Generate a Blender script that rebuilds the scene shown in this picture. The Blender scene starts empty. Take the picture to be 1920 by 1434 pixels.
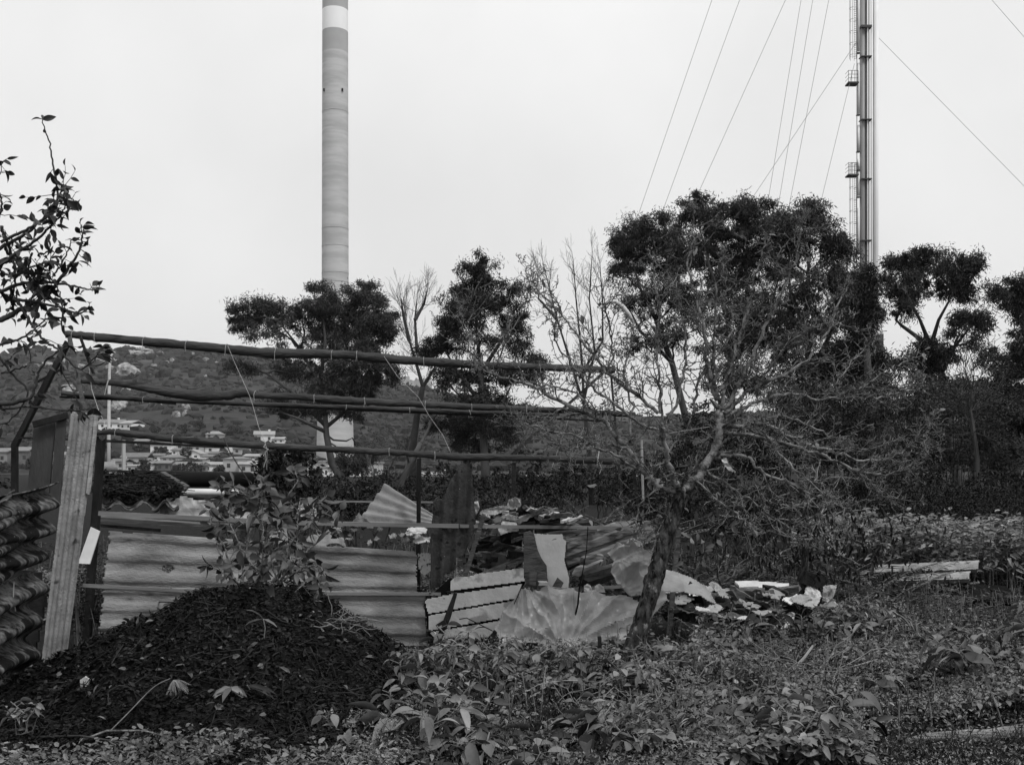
import bpy, math, random
import numpy as np
from math import radians, sin, cos, pi

# ------------------------------------------------------------------ camera, sky, sun, exposure
SC = bpy.context.scene
F, CX, HY, CZ = 2000.0, 960.0, 880.0, 1.6      # focal length and horizon of the 1920 px wide photo, eye height
cam = bpy.data.cameras.new('camera'); camo = bpy.data.objects.new('camera', cam)
SC.collection.objects.link(camo); SC.camera = camo
camo.location = (0, 0, CZ); camo.rotation_euler = (pi/2, 0, 0)
cam.sensor_width = 36.0; cam.lens = 36.0*F/1920.0
cam.shift_y = (HY-717.0)/1920.0
cam.clip_start = 0.05; cam.clip_end = 6000

SC.view_settings.view_transform = 'Standard'; SC.view_settings.look = 'None'
SC.view_settings.exposure = 0.5; SC.view_settings.gamma = 1.0
try:
    SC.cycles.max_bounces = 6; SC.cycles.transparent_max_bounces = 8; SC.cycles.diffuse_bounces = 3
    SC.cycles.volume_bounces = 0
except Exception: pass

SUN_EL, SUN_AZ = radians(56), radians(135)      # azimuth clockwise from +Y: behind the camera, to the right
world = bpy.data.worlds.new('World'); SC.world = world; world.use_nodes = True
wn, wl = world.node_tree.nodes, world.node_tree.links
wn.clear()
out = wn.new('ShaderNodeOutputWorld'); bg = wn.new('ShaderNodeBackground'); wl.new(bg.outputs[0], out.inputs[0])
bg.inputs[1].default_value = 0.1
sky = wn.new('ShaderNodeTexSky'); sky.sky_type = 'NISHITA'; sky.sun_disc = False
sky.sun_elevation = SUN_EL; sky.sun_rotation = SUN_AZ; sky.dust_density = 4
bw = wn.new('ShaderNodeRGBToBW'); wl.new(sky.outputs[0], bw.inputs[0])
tc = wn.new('ShaderNodeTexCoord'); sx = wn.new('ShaderNodeSeparateXYZ'); wl.new(tc.outputs['Generated'], sx.inputs[0])
mr = wn.new('ShaderNodeValToRGB'); wl.new(sx.outputs[2], mr.inputs[0])
e = mr.color_ramp.elements                         # an overcast sky brightens towards the zenith
e[0].position = 0.0; e[0].color = (.52, .52, .52, 1)
e[1].position = 1.0; e[1].color = (1.0, 1.0, 1.0, 1)
x = e.new(0.16); x.color = (.585, .585, .585, 1)
x = e.new(0.42); x.color = (.68, .68, .68, 1)
nz = wn.new('ShaderNodeTexNoise'); nz.inputs['Scale'].default_value = 3.2; nz.inputs['Detail'].default_value = 5
wl.new(tc.outputs['Generated'], nz.inputs['Vector'])
m1 = wn.new('ShaderNodeMath'); m1.operation = 'MULTIPLY_ADD'; wl.new(nz.outputs[0], m1.inputs[0])
m1.inputs[1].default_value = 0.36; m1.inputs[2].default_value = 0.81
m2 = wn.new('ShaderNodeMath'); m2.operation = 'MULTIPLY'; wl.new(mr.outputs[0], m2.inputs[0]); wl.new(m1.outputs[0], m2.inputs[1])
m3 = wn.new('ShaderNodeMath'); m3.operation = 'MULTIPLY'; wl.new(m2.outputs[0], m3.inputs[0]); m3.inputs[1].default_value = 10.0
mx = wn.new('ShaderNodeMix'); mx.data_type = 'FLOAT'; mx.inputs[0].default_value = 0.94
wl.new(bw.outputs[0], mx.inputs[2]); wl.new(m3.outputs[0], mx.inputs[3])
wl.new(mx.outputs[0], bg.inputs[0])

sun = bpy.data.lights.new('sun', 'SUN'); suno = bpy.data.objects.new('sun', sun); SC.collection.objects.link(suno)
sun.energy = 1.5; sun.angle = radians(10); sun.color = (1, 1, 1)
sd = np.array([sin(SUN_AZ)*cos(SUN_EL), cos(SUN_AZ)*cos(SUN_EL), sin(SUN_EL)])
import mathutils
suno.rotation_euler = mathutils.Vector(sd).to_track_quat('Z', 'Y').to_euler()

# ------------------------------------------------------------------ helpers
rng = np.random.default_rng(7); random.seed(7)
COL = SC.collection
def P(x, y, d): return np.array([(x-CX)/F*d, d, CZ-(y-HY)/F*d])
def PX(n, d): return n/F*d
def R(a, b): return float(rng.uniform(a, b))
def unit(v):
    v = np.asarray(v, float); n = np.linalg.norm(v, axis=-1, keepdims=True); return v/np.maximum(n, 1e-9)

def _hash(ix, iy, s):
    h = (ix*374761393 + iy*668265263 + s*982451653) & 0x7fffffff
    h = ((h ^ (h >> 13))*1274126177) & 0x7fffffff
    return ((h ^ (h >> 16)) & 0xffff)/65535.0
def vn(x, y, s=0):
    x = np.asarray(x, float); y = np.asarray(y, float)
    ix = np.floor(x).astype(np.int64); iy = np.floor(y).astype(np.int64); fx = x-ix; fy = y-iy
    fx = fx*fx*(3-2*fx); fy = fy*fy*(3-2*fy)
    a = _hash(ix, iy, s); b = _hash(ix+1, iy, s); c = _hash(ix, iy+1, s); d = _hash(ix+1, iy+1, s)
    return (a*(1-fx)+b*fx)*(1-fy)+(c*(1-fx)+d*fx)*fy
def fbm(x, y, s=0, o=4):
    t = 0; a = .5
    for k in range(o):
        t = t+a*vn(x*2**k, y*2**k, s+k*17); a *= .5
    return t/(1-.5**o)-.5

WL = {}
class MB:
    def __init__(s): s.v = []; s.f = []; s.n = 0
    def add(s, v, *fs):
        v = np.asarray(v, float).reshape(-1, 3)
        for f in fs:
            f = np.asarray(f, dtype=np.int64)
            if f.ndim == 1: f = f[None, :]
            if f.size: s.f.append(f+s.n)
        s.v.append(v); s.n += len(v); return s
    def box(s, c, size, rz=0, M=None):
        c = np.asarray(c, float); h = np.asarray(size, float)/2
        v = np.array([[i, j, k] for i in (-1, 1) for j in (-1, 1) for k in (-1, 1)])*h
        if M is not None: v = v @ np.asarray(M).T
        elif rz:
            r = np.array([[cos(rz), -sin(rz), 0], [sin(rz), cos(rz), 0], [0, 0, 1]]); v = v @ r.T
        return s.add(v+c, [[0, 1, 3, 2], [4, 6, 7, 5], [0, 4, 5, 1], [2, 3, 7, 6], [0, 2, 6, 4], [1, 5, 7, 3]])
    def tube(s, pts, r, k=6, cap=True, squash=None):
        p = np.asarray(pts, float); n = len(p); r = np.broadcast_to(np.asarray(r, float), (n,))
        t = unit(np.gradient(p, axis=0)); m = np.abs(p[-1]-p[0]); ref = np.zeros(3); ref[int(np.argmin(m))] = 1
        N = unit(np.cross(t, ref)); B = np.cross(t, N)
        a = np.arange(k)*2*pi/k
        v = p[:, None]+r[:, None, None]*(N[:, None]*np.cos(a)[None, :, None]+B[:, None]*np.sin(a)[None, :, None])
        i = np.arange(n-1)[:, None]*k; j = np.arange(k)[None]; j2 = (j+1) % k
        f = np.stack([i+j, i+j2, i+k+j2, i+k+j], -1).reshape(-1, 4)
        s.add(v.reshape(-1, 3), f)
        if cap:
            q = s.n-n*k
            s.f.append(np.array([[q+x for x in range(k-1, -1, -1)]])); s.f.append(np.array([[q+(n-1)*k+x for x in range(k)]]))
        return s
    def slab(s, pts, th):                       # flat polygon given thickness th (vector)
        p = np.asarray(pts, float); n = len(p); th = np.asarray(th, float)
        s.add(np.vstack([p, p+th]), np.arange(n)[::-1], np.arange(n)+n, [[i, (i+1) % n, (i+1) % n+n, i+n] for i in range(n)])
        return s
    def beam(s, a, b, w, t, seg=6, jit=.03, up=(0, 0, 1), ends=.3):
        a = np.asarray(a, float); b = np.asarray(b, float); d = unit(b-a); S = unit(np.cross(d, up)); U = np.cross(S, d)
        k = np.linspace(0, 1, seg+1); c = a+(b-a)*k[:, None]
        sg = [(-1, -1), (1, -1), (1, 1), (-1, 1)]
        v = []
        for q, (i, j) in enumerate(sg):
            ww = w/2*(1+rng.uniform(-jit, jit, seg+1)); tt = t/2*(1+rng.uniform(-jit, jit, seg+1))
            x = c+U*(i*ww)[:, None]+S*(j*tt)[:, None]
            x[0] += d*R(-ends, ends)*w; x[-1] += d*R(-ends, ends)*w
            v.append(x)
        v = np.stack(v, 1).reshape(-1, 3)
        i = np.arange(seg)[:, None]*4; j = np.arange(4)[None]; j2 = (j+1) % 4
        f = np.stack([i+j, i+j2, i+4+j2, i+4+j], -1).reshape(-1, 4)
        return s.add(v, f, [[3, 2, 1, 0]], [[seg*4, seg*4+1, seg*4+2, seg*4+3]])
    def build(s, name, m, parent=None, loc=None, smooth=False):
        v = np.vstack(s.v) if s.v else np.zeros((0, 3))
        me = bpy.data.meshes.new(name)
        if parent is not None: L = WL[parent.name]
        else: L = np.asarray(loc, float) if loc is not None else np.array([v[:, 0].mean(), v[:, 1].mean(), v[:, 2].min()])
        v = v-L
        me.vertices.add(len(v)); me.vertices.foreach_set('co', v.astype(np.float32).ravel())
        tot = np.concatenate([np.full(len(f), f.shape[1]) for f in s.f]); idx = np.concatenate([f.ravel() for f in s.f])
        me.loops.add(len(idx)); me.loops.foreach_set('vertex_index', idx.astype(np.int32))
        me.polygons.add(len(tot)); st = np.concatenate([[0], np.cumsum(tot)[:-1]])
        me.polygons.foreach_set('loop_start', st.astype(np.int32)); me.polygons.foreach_set('loop_total', tot.astype(np.int32))
        me.polygons.foreach_set('use_smooth', np.full(len(tot), bool(smooth)))
        me.update(calc_edges=True); me.validate()
        me.materials.append(m)
        o = bpy.data.objects.new(name, me); COL.objects.link(o)
        if parent is not None: o.parent = parent; WL[o.name] = L
        else: o.location = L; WL[o.name] = L
        return o

def tag(o, label=None, cat=None, group=None, kind=None):
    if label: o['label'] = label
    if cat: o['category'] = cat
    if group: o['group'] = group
    if kind: o['kind'] = kind
    return o
def thing(name, label, cat, loc, group=None):
    o = bpy.data.objects.new(name, None); COL.objects.link(o); o.empty_display_size = .1
    o.location = loc; WL[o.name] = np.asarray(loc, float); return tag(o, label, cat, group)

def patch(c, nu, nv, disp=None, th=.006, mask=None, warp=None):
    """thick curved sheet over the quad c = [TL, TR, BR, BL] (3-D points); disp(u,v) moves it along its normal"""
    c = [np.asarray(q, float) for q in c]
    u, v = np.meshgrid(np.linspace(0, 1, nu), np.linspace(0, 1, nv))
    uu, vv = (u, v) if warp is None else warp(u, v)
    p = (c[0][None, None]*((1-uu)*(1-vv))[..., None]+c[1]*(uu*(1-vv))[..., None]+c[2]*(uu*vv)[..., None]+c[3]*((1-uu)*vv)[..., None])
    N = unit(np.cross(c[1]-c[0]+c[2]-c[3], c[3]-c[0]+c[2]-c[1]))
    if N[1] > 0: N = -N
    if disp is not None: p = p+N*np.asarray(disp(u, v))[..., None]
    keep = np.ones((nv-1, nu-1), bool)
    if mask is not None:
        uc = (u[:-1, :-1]+u[1:, 1:])/2; vc = (v[:-1, :-1]+v[1:, 1:])/2; keep = mask(uc, vc)
    idx = np.arange(nu*nv).reshape(nv, nu)
    f = np.stack([idx[:-1, :-1], idx[1:, :-1], idx[1:, 1:], idx[:-1, 1:]], -1)[keep]
    P0 = p.reshape(-1, 3); n = len(P0)
    # vertex normals for the back skin
    gu = np.gradient(p, axis=1); gv = np.gradient(p, axis=0); nn = unit(np.cross(gu, gv))
    if (nn*N).sum() < 0: nn = -nn
    P1 = (p-nn*th).reshape(-1, 3)
    e = {}
    for q in f:
        for a, b in ((q[0], q[1]), (q[1], q[2]), (q[2], q[3]), (q[3], q[0])):
            a = int(a); b = int(b)
            if (b, a) in e: del e[(b, a)]
            else: e[(a, b)] = 1
    side = np.array([[b, a, a+n, b+n] for a, b in e]) if e else np.zeros((0, 4), int)
    used = np.unique(f); mp = -np.ones(2*n, int); us = np.concatenate([used, used+n]); mp[us] = np.arange(len(us))
    m = MB(); m.add(np.vstack([P0, P1])[us], mp[f], mp[f[:, ::-1]+n], mp[side]); return m

def inpoly(poly):
    poly = np.asarray(poly, float)
    def f(u, v):
        r = np.zeros(u.shape, bool); n = len(poly); j = n-1
        for i in range(n):
            xi, yi = poly[i]; xj, yj = poly[j]
            c = ((yi > v) != (yj > v)) & (u < (xj-xi)*(v-yi)/((yj-yi)+1e-12)+xi); r ^= c; j = i
        return r
    return f
def polysheet(px, d, nu=60, disp=None, th=.004, dfun=None, rag=.012):
    """sheet cut to a pixel outline px at depth d (dfun(u,v) adds a depth lean)"""
    px = np.asarray(px, float); x0, y0 = px.min(0); x1, y1 = px.max(0)
    nv = max(8, int(nu*(y1-y0)/(x1-x0))); nv = min(nv, 140)
    q = (px-[x0, y0])/[x1-x0, y1-y0]; ip = inpoly(q)
    dd = dfun if dfun is not None else (lambda u, v: 0)
    if disp is not None and getattr(disp, 'crumple', False):
        Lm = max(x1-x0, y1-y0); a_, b_ = (x1-x0)/Lm, (y1-y0)/Lm; f_ = disp; disp = lambda u, v: f_(u*a_, v*b_)
    c = [P(x0, y0, d+dd(0, 0)), P(x1, y0, d+dd(1, 0)), P(x1, y1, d+dd(1, 1)), P(x0, y1, d+dd(0, 1))]
    s = int(R(0, 999))
    mk = lambda u, v: ip(u+rag*2*fbm(u*13, v*13, s), v+rag*2*fbm(u*13+50, v*13, s))
    return patch(c, nu, nv, disp, th, mk)
def crumple(amp, f=3, n=7, seed=0, soft=.5):
    g = np.random.default_rng(int(seed)); K = [(g.uniform(0, 2*pi), g.uniform(.6, 2.2)*f, g.uniform(0, 1), g.uniform(.4, 1)) for _ in range(n)]
    def d(u, v):
        t = 0; wu = u+.22*fbm(u*2.2, v*2.2, int(seed)+11); wv = v+.22*fbm(u*2.2, v*2.2, int(seed)+12)
        for a, q, ph, w in K:
            x = (wu*cos(a)+wv*sin(a))*q+ph; fr = np.abs((x % 1)-.5)*2
            t = t+w*(fr**1.6)/q*f*(.4+1.2*vn(u*3, v*3, int(ph*99)))
        t = t/math.sqrt(n)-.6
        return amp*(t*(1-soft)+soft*3*fbm(u*f, v*f, int(seed)+3))*1.5
    d.crumple = True
    return d

# leaves
T_M = (np.array([[0, 0, 0], [.3, -.46, .07], [.34, 0, 0], [.3, .46, .07], [.72, -.33, .02], [.75, 0, -.05], [.72, .33, .02], [1, 0, -.17]]),
       [np.array([[0, 1, 2], [0, 2, 3], [4, 7, 5], [5, 7, 6]]), np.array([[1, 4, 5, 2], [2, 5, 6, 3]])])
_t = [.13, .3, .5, .7, .87]; _w = [.27, .46, .48, .36, .18]
_v = [[0, 0, 0]]
for _a, _b in zip(_t, _w):
    _z = -.34*_a**2.2; _v += [[_a, -_b, _z+.10*_b*2], [_a, 0, _z], [_a, _b, _z+.10*_b*2]]
_v += [[1, 0, -.36]]
_f4 = []
for _i in range(4):
    _k = 1+_i*3; _f4 += [[_k, _k+3, _k+4, _k+1], [_k+1, _k+4, _k+5, _k+2]]
T_H = (np.array(_v), [np.array([[0, 1, 2], [0, 2, 3], [13, 16, 14], [14, 16, 15]]), np.array(_f4)])
T_Q = (np.array([[0, 0, 0], [.45, -.5, .02], [1, 0, -.1], [.45, .5, .02]]), [np.array([[0, 1, 2, 3]])])
T_B = (np.array([[0, -.5, 0], [0, .5, 0], [.5, .35, 0.1], [.5, -.35, .1], [1, 0, -.02]]), [np.array([[0, 1, 2, 3]]), np.array([[3, 2, 4]])])
def leaves(mb, C, D, N, L, W, T=T_Q):
    C = np.asarray(C, float); n = len(C)
    if n == 0: return mb
    D = unit(D); S = unit(np.cross(D, N)); N = np.cross(S, D)
    L = np.broadcast_to(L, (n,)); W = np.broadcast_to(W, (n,)); t, fs = T; k = len(t)
    v = C[:, None]+D[:, None]*(t[None, :, 0]*L[:, None])[..., None]+S[:, None]*(t[None, :, 1]*W[:, None])[..., None]+N[:, None]*(t[None, :, 2]*L[:, None])[..., None]
    off = (np.arange(n)*k)[:, None, None]
    return mb.add(v.reshape(-1, 3), *[(f[None]+off).reshape(-1, f.shape[1]) for f in fs])
def rdir(n): return unit(rng.normal(size=(n, 3)))

# materials: a black and white photograph, so every colour is a grey
def gmat(name, a, b, scale=5., rough=.85, bump=.0, bscale=None, island=0., trans=0., stretch=(1, 1, 1), contrast=(.3, .7), spec=.12, spots=None, alpha=1., metal=0., detail=8, dist=0.):
    m = bpy.data.materials.new(name); m.use_nodes = True; N, L = m.node_tree.nodes, m.node_tree.links
    bs = N['Principled BSDF']; bs.inputs['Roughness'].default_value = rough; bs.inputs['Specular IOR Level'].default_value = spec
    bs.inputs['Metallic'].default_value = metal
    t = N.new('ShaderNodeTexCoord'); mp = N.new('ShaderNodeMapping'); L.new(t.outputs['Object'], mp.inputs[0]); mp.inputs['Scale'].default_value = stretch
    nz = N.new('ShaderNodeTexNoise'); nz.inputs['Scale'].default_value = scale; nz.inputs['Detail'].default_value = detail; nz.inputs['Roughness'].default_value = .62
    nz.inputs['Distortion'].default_value = dist
    L.new(mp.outputs[0], nz.inputs['Vector'])
    cr = N.new('ShaderNodeValToRGB'); L.new(nz.outputs[0], cr.inputs[0]); el = cr.color_ramp.elements
    el[0].position, el[1].position = contrast; el[0].color = (a, a, a, 1); el[1].color = (b, b, b, 1)
    c = cr.outputs[0]
    if spots:       # (value, scale, threshold): stains or lichen with their own shape
        for (sv, ss, th) in spots:
            n2 = N.new('ShaderNodeTexNoise'); n2.inputs['Scale'].default_value = ss; n2.inputs['Detail'].default_value = 6; L.new(mp.outputs[0], n2.inputs['Vector'])
            r2 = N.new('ShaderNodeValToRGB'); L.new(n2.outputs[0], r2.inputs[0]); r2.color_ramp.elements[0].position = th; r2.color_ramp.elements[1].position = th+.06
            mm = N.new('ShaderNodeMix'); mm.data_type = 'RGBA'; L.new(r2.outputs[0], mm.inputs[0]); L.new(c, mm.inputs[6]); mm.inputs[7].default_value = (sv, sv, sv, 1); c = mm.outputs[2]
    if island:
        g = N.new('ShaderNodeNewGeometry'); q = N.new('ShaderNodeMapRange'); L.new(g.outputs['Random Per Island'], q.inputs[0])
        q.inputs[3].default_value = 1-island; q.inputs[4].default_value = 1+island
        vm = N.new('ShaderNodeVectorMath'); vm.operation = 'SCALE'; L.new(c, vm.inputs[0]); L.new(q.outputs[0], vm.inputs['Scale']); c = vm.outputs[0]
    L.new(c, bs.inputs['Base Color'])
    if bump:
        nb = N.new('ShaderNodeTexNoise'); nb.inputs['Scale'].default_value = bscale or scale*3; nb.inputs['Detail'].default_value = 8; L.new(mp.outputs[0], nb.inputs['Vector'])
        bu = N.new('ShaderNodeBump'); bu.inputs['Strength'].default_value = bump; bu.inputs['Distance'].default_value = .02; L.new(nb.outputs[0], bu.inputs['Height']); L.new(bu.outputs[0], bs.inputs['Normal'])
    sh = bs.outputs[0]; o = N['Material Output']
    if trans:
        tr = N.new('ShaderNodeBsdfTranslucent'); L.new(c, tr.inputs[0]); ms = N.new('ShaderNodeMixShader'); ms.inputs[0].default_value = trans
        L.new(sh, ms.inputs[1]); L.new(tr.outputs[0], ms.inputs[2]); sh = ms.outputs[0]
    if alpha < 1:
        tp = N.new('ShaderNodeBsdfTransparent'); ms = N.new('ShaderNodeMixShader'); ms.inputs[0].default_value = alpha
        L.new(tp.outputs[0], ms.inputs[1]); L.new(sh, ms.inputs[2]); sh = ms.outputs[0]
    L.new(sh, o.inputs[0]); return m

M = dict(
 soil=gmat('soil', .006, .024, 9, .95, .9, 30, contrast=(.35, .7), spec=.04),
 heap=gmat('compost', .004, .016, 14, .9, 1., 45, contrast=(.35, .75), spec=.06),
 chips=gmat('chips', .003, .018, 3, .7, island=.95, contrast=(.4, .62), spec=.14),
 litter=gmat('dead_leaves', .03, .16, 8, .8, island=.7, trans=.1),
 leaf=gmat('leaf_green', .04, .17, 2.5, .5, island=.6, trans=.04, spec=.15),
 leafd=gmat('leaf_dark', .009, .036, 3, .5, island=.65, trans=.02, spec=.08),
 leafl=gmat('leaf_light', .06, .21, 3, .6, island=.5, trans=.04, spec=.1),
 sleaf=gmat('sapling_leaf', .025, .1, 6, .45, island=.6, trans=.06, spec=.2),
 tleaf=gmat('orchard_leaf', .014, .055, 6, .45, island=.6, trans=.05, spec=.15),
 fine=gmat('fine_weed', .04, .12, 1.5, .6, island=.5, trans=.03),
 euc=gmat('eucalyptus_leaf', .03, .08, .9, .55, island=.5, trans=.05),
 eucb=gmat('eucalyptus_leaf_dark', .018, .05, .9, .6, island=.45, trans=.04),
 scrub=gmat('scrub_leaf', .022, .052, .8, .65, island=.5, trans=.04),
 black=gmat('hedge_leaf', .008, .022, 1.2, .6, island=.6, trans=.03, spec=.1),
 stem=gmat('stem', .07, .2, 8, .8, island=.3),
 straw=gmat('straw', .16, .34, 8, .7, island=.4),
 bark=gmat('bark', .012, .07, 26, .9, 1., 50, stretch=(1, 1, .4), contrast=(.4, .62), spots=[(.17, 18, .61), (.005, 30, .57)], spec=.06),
 twig=gmat('twig_bark', .05, .23, 14, .75, .6, 70, contrast=(.4, .6), spots=[(.24, 11, .62)], spec=.1),
 twigm=gmat('twig_fine', .03, .18, 14, .75, .4, 70, contrast=(.4, .6), spec=.1),
 twigd=gmat('twig_dark', .02, .06, 12, .8),
 eubark=gmat('smooth_bark', .03, .085, 2.2, .8, stretch=(1, 1, .5)),
 pale=gmat('pale_bark', .16, .3, 2, .8),
 ctop=gmat('sheet_cement', .12, .3, 2.6, .9, .5, 60, stretch=(.5, 1, 1.4), contrast=(.36, .64), spots=[(.33, 5.0, .66), (.07, 3.4, .64), (.03, 34, .74)]),
 cvert=gmat('sheet_cement_upright', .12, .3, 7, .9, .6, 70, spots=[(.05, 9, .64), (.4, 30, .68)]),
 cleft=gmat('sheet_cement_old', .012, .17, 7, .9, .6, 50, stretch=(3.5, 1.5, .7), contrast=(.36, .66), spots=[(.005, 3, .52), (.26, 12, .68)]),
 cdark=gmat('sheet_cement_mossy', .018, .06, 8, .95, .7, 50, spots=[(.42, 60, .72), (.012, 14, .62)]),
 cfan=gmat('sheet_fan', .14, .24, 5, .9, .4, 40),
 white=gmat('white_paint', .38, .56, 5, .7, .3, 30, spots=[(.1, 26, .7), (.26, 5, .6)]),
 plaster=gmat('plaster', .42, .58, 4, .85, .2, 30, spots=[(.25, 20, .72)]),
 wood=gmat('weathered_wood', .03, .13, 6, .85, .6, 26, stretch=(1, 1, 5), dist=.6),
 woodh=gmat('weathered_wood_lengthwise', .03, .15, 5, .85, .6, 26, stretch=(.5, 1, 7), dist=.6),
 beamw=gmat('beam_wood', .05, .22, 5, .85, .6, 26, stretch=(.5, 1, 7), dist=.6, contrast=(.38, .62)),
 woodd=gmat('dark_wood', .008, .035, 8, .9, .6, 30),
 woodp=gmat('pale_wood', .2, .4, 6, .85, .4, 26, stretch=(.6, 1, 5)),
 batten=gmat('batten', .12, .2, 5, .8, .2, 30, stretch=(.3, 1, 4)),
 black_board=gmat('tar_board', .004, .01, 8, .9, spec=.05),
 wrap=gmat('wrapped_cloth', .028, .062, 6, .8, .9, 30, stretch=(.25, 1.5, 1.5), spots=[(.012, 5, .62)], spec=.1),
 string=gmat('string', .2, .4, 20, .8),
 stringd=gmat('wire', .03, .06, 20, .6),
 post=gmat('dark_post', .006, .024, 8, .85, .5, 30, stretch=(1, 1, .4)),
 panel=gmat('door_board', .03, .075, 3, .85, .4, 30, stretch=(2, 1, .5), spots=[(.015, 6, .62)]),
 plastic=gmat('plastic_sheet', .3, .5, 5, .38, .4, 9, trans=.35, spec=.5, alpha=.9, spots=[(.12, 5, .62)]),
 tarp=gmat('dull_plastic', .2, .42, 4, .3, .5, 8, trans=.2, spec=.6, alpha=.86, spots=[(.5, 5, .6), (.06, 5, .6)]),
 bag=gmat('white_bag', .4, .58, 5, .45, .3, 12, trans=.2, spec=.4, spots=[(.2, 9, .62)]),
 pipeb=gmat('black_pipe', .005, .009, 5, .7, spec=.06), pipew=gmat('white_pipe', .45, .6, 3, .5),
 conc=gmat('concrete_shaft', .36, .46, .12, .9, .0, stretch=(.5, .5, 3.), contrast=(.4, .6), spots=[(.33, .05, .62), (.48, .09, .66)]),
 concd=gmat('concrete_dark_band', .32, .38, .1, .9), concw=gmat('concrete_white_band', .72, .8, .1, .9),
 hole=gmat('opening', .01, .015, 1, .9),
 steel=gmat('steel_grey', .17, .22, .3, .5, spec=.4), steeld=gmat('steel_dark', .06, .08, .3, .5), steelw=gmat('steel_white', .6, .7, .2, .5),
 cable=gmat('cable', .25, .3, 1, .7),
 hill=gmat('hillside', .02, .048, .06, .95, contrast=(.36, .62), spots=[(.11, .012, .68), (.016, .05, .58)], detail=14, spec=.03),
 hill2=gmat('far_ridge', .07, .1, .02, .95),
 rock=gmat('granite', .16, .36, .35, .9, .5, 1.2, contrast=(.4, .6), spots=[(.05, .4, .6)]),
 hb=gmat('hill_bush', .016, .036, .2, .9, island=.4, spec=.03),
 wallw=gmat('render_white', .6, .75, .3, .8), walll=gmat('render_grey', .32, .42, .3, .8), wallm=gmat('render_mid', .18, .26, .3, .8), wallb=gmat('brick', .08, .13, .6, .85),
 roofm=gmat('tile_roof', .12, .2, .8, .8), roofl=gmat('pale_roof', .22, .3, .5, .8), roofd=gmat('dark_roof', .1, .15, .8, .8),
 win=gmat('window_glass', .03, .05, 1, .3),
)

ORD = ['first', 'second', 'third', 'fourth', 'fifth', 'sixth', 'seventh', 'eighth', 'ninth', 'tenth', 'eleventh', 'twelfth', 'thirteenth', 'fourteenth', 'fifteenth', 'sixteenth', 'seventeenth', 'eighteenth', 'nineteenth', 'twentieth', 'twenty-first', 'twenty-second', 'twenty-third', 'twenty-fourth', 'twenty-fifth', 'twenty-sixth', 'twenty-seventh', 'twenty-eighth', 'twenty-ninth', 'thirtieth', 'thirty-first', 'thirty-second', 'thirty-third', 'thirty-fourth', 'thirty-fifth', 'thirty-sixth', 'thirty-seventh', 'thirty-eighth', 'thirty-ninth', 'fortieth']
# ------------------------------------------------------------------ terrain
sky_px = np.array([-900, -200, 0, 60, 110, 220, 330, 430, 560, 690, 745, 800, 860, 1000, 1200, 1500, 1700, 1790, 1855, 1950, 2300, 2900])
sky_py = np.array([640, 650, 662, 648, 656, 652, 649, 655, 676, 704, 714, 726, 742, 762, 775, 768, 745, 719, 717, 724, 735, 745])
Y0, Y1 = 330., 900.
def hillz(X, Y):
    px = X/np.maximum(Y, 1)*F+CX
    H = (HY-np.interp(px, sky_px, sky_py))/F*Y1
    t = np.clip((Y-Y0)/(Y1-Y0), 0, 1); s = t**1.55*(1.35-.35*t)
    back = np.clip(1-(Y-Y1)/900, 0, 1)**1.5
    n = fbm(X/90, Y/90, 5, 5)*26+fbm(X/22, Y/22, 9, 3)*5
    return H*s*back+n*np.clip(t*1.6, 0, 1)*(1-t**3*.88)*back
def gz(X, Y):
    X = np.asarray(X, float); Y = np.asarray(Y, float)
    near = np.clip(1-(Y-25)/30, 0, 1)
    n = .10*fbm(X*.8, Y*.8, 3)+.05*fbm(X*2.6, Y*2.6, 4)
    right = .12*np.clip((X-2)/4, 0, 1)*fbm(X*.5+9, Y*.5, 8)
    return (n+right)*near-.35*np.clip((Y-60)/200, 0, 1)+.0*X
def heap(X, Y):
    X = np.asarray(X, float); Y = np.asarray(Y, float)
    u = X+1.9; u = np.where(u < 0, u/1.85, u/1.42); v = Y-7.95; v = np.where(v < 0, v/2.1, v/.95)
    r = np.sqrt(u*u+v*v)
    h = .73*np.clip((1.02-r)/(1.02-.26), 0, 1)**1.12
    return h+(.2*fbm(X*1.6, Y*1.6, 31)+.08*fbm(X*4.5, Y*4.5, 32)+.05*np.abs(fbm(X*9, Y*9, 33)))*(h > .01)-.02
def top(X, Y): return np.maximum(gz(X, Y), heap(X, Y))
def ground_hit(px, py):
    Ys = np.linspace(300, 1400, 1200); X = (px-CX)/F*Ys; z = np.maximum(hillz(X, Ys), gz(X, Ys))
    ray = CZ-(py-HY)/F*Ys; h = np.where(z >= ray)[0]
    Y = Ys[h[0]] if len(h) else 345.
    X = (px-CX)/F*Y; return np.array([X, Y, float(np.maximum(hillz(X, Y), gz(X, Y)))])

def axis(segs):
    r = []
    for a, b, s in segs: r += list(np.arange(a, b, s))
    return np.array(r+[segs[-1][1]])
gx = axis([(-2500, -400, 300), (-400, -40, 40), (-40, -10, 3), (-10, 12, .12), (12, 40, 3), (40, 400, 40), (400, 2500, 300)])
gy = axis([(-40, 3, 6), (3, 24, .12), (24, 60, 3), (60, 400, 30), (400, 3400, 300)])
GX, GY = np.meshgrid(gx, gy); m = MB()
idx = np.arange(GX.size).reshape(GX.shape); gf = np.stack([idx[:-1, :-1], idx[:-1, 1:], idx[1:, 1:], idx[1:, :-1]], -1).reshape(-1, 4)
m.add(np.stack([GX, GY, gz(GX, GY)], -1).reshape(-1, 3), gf)
tag(m.build('ground', M['soil'], loc=(0, 0, 0), smooth=True), kind='structure')

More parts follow.
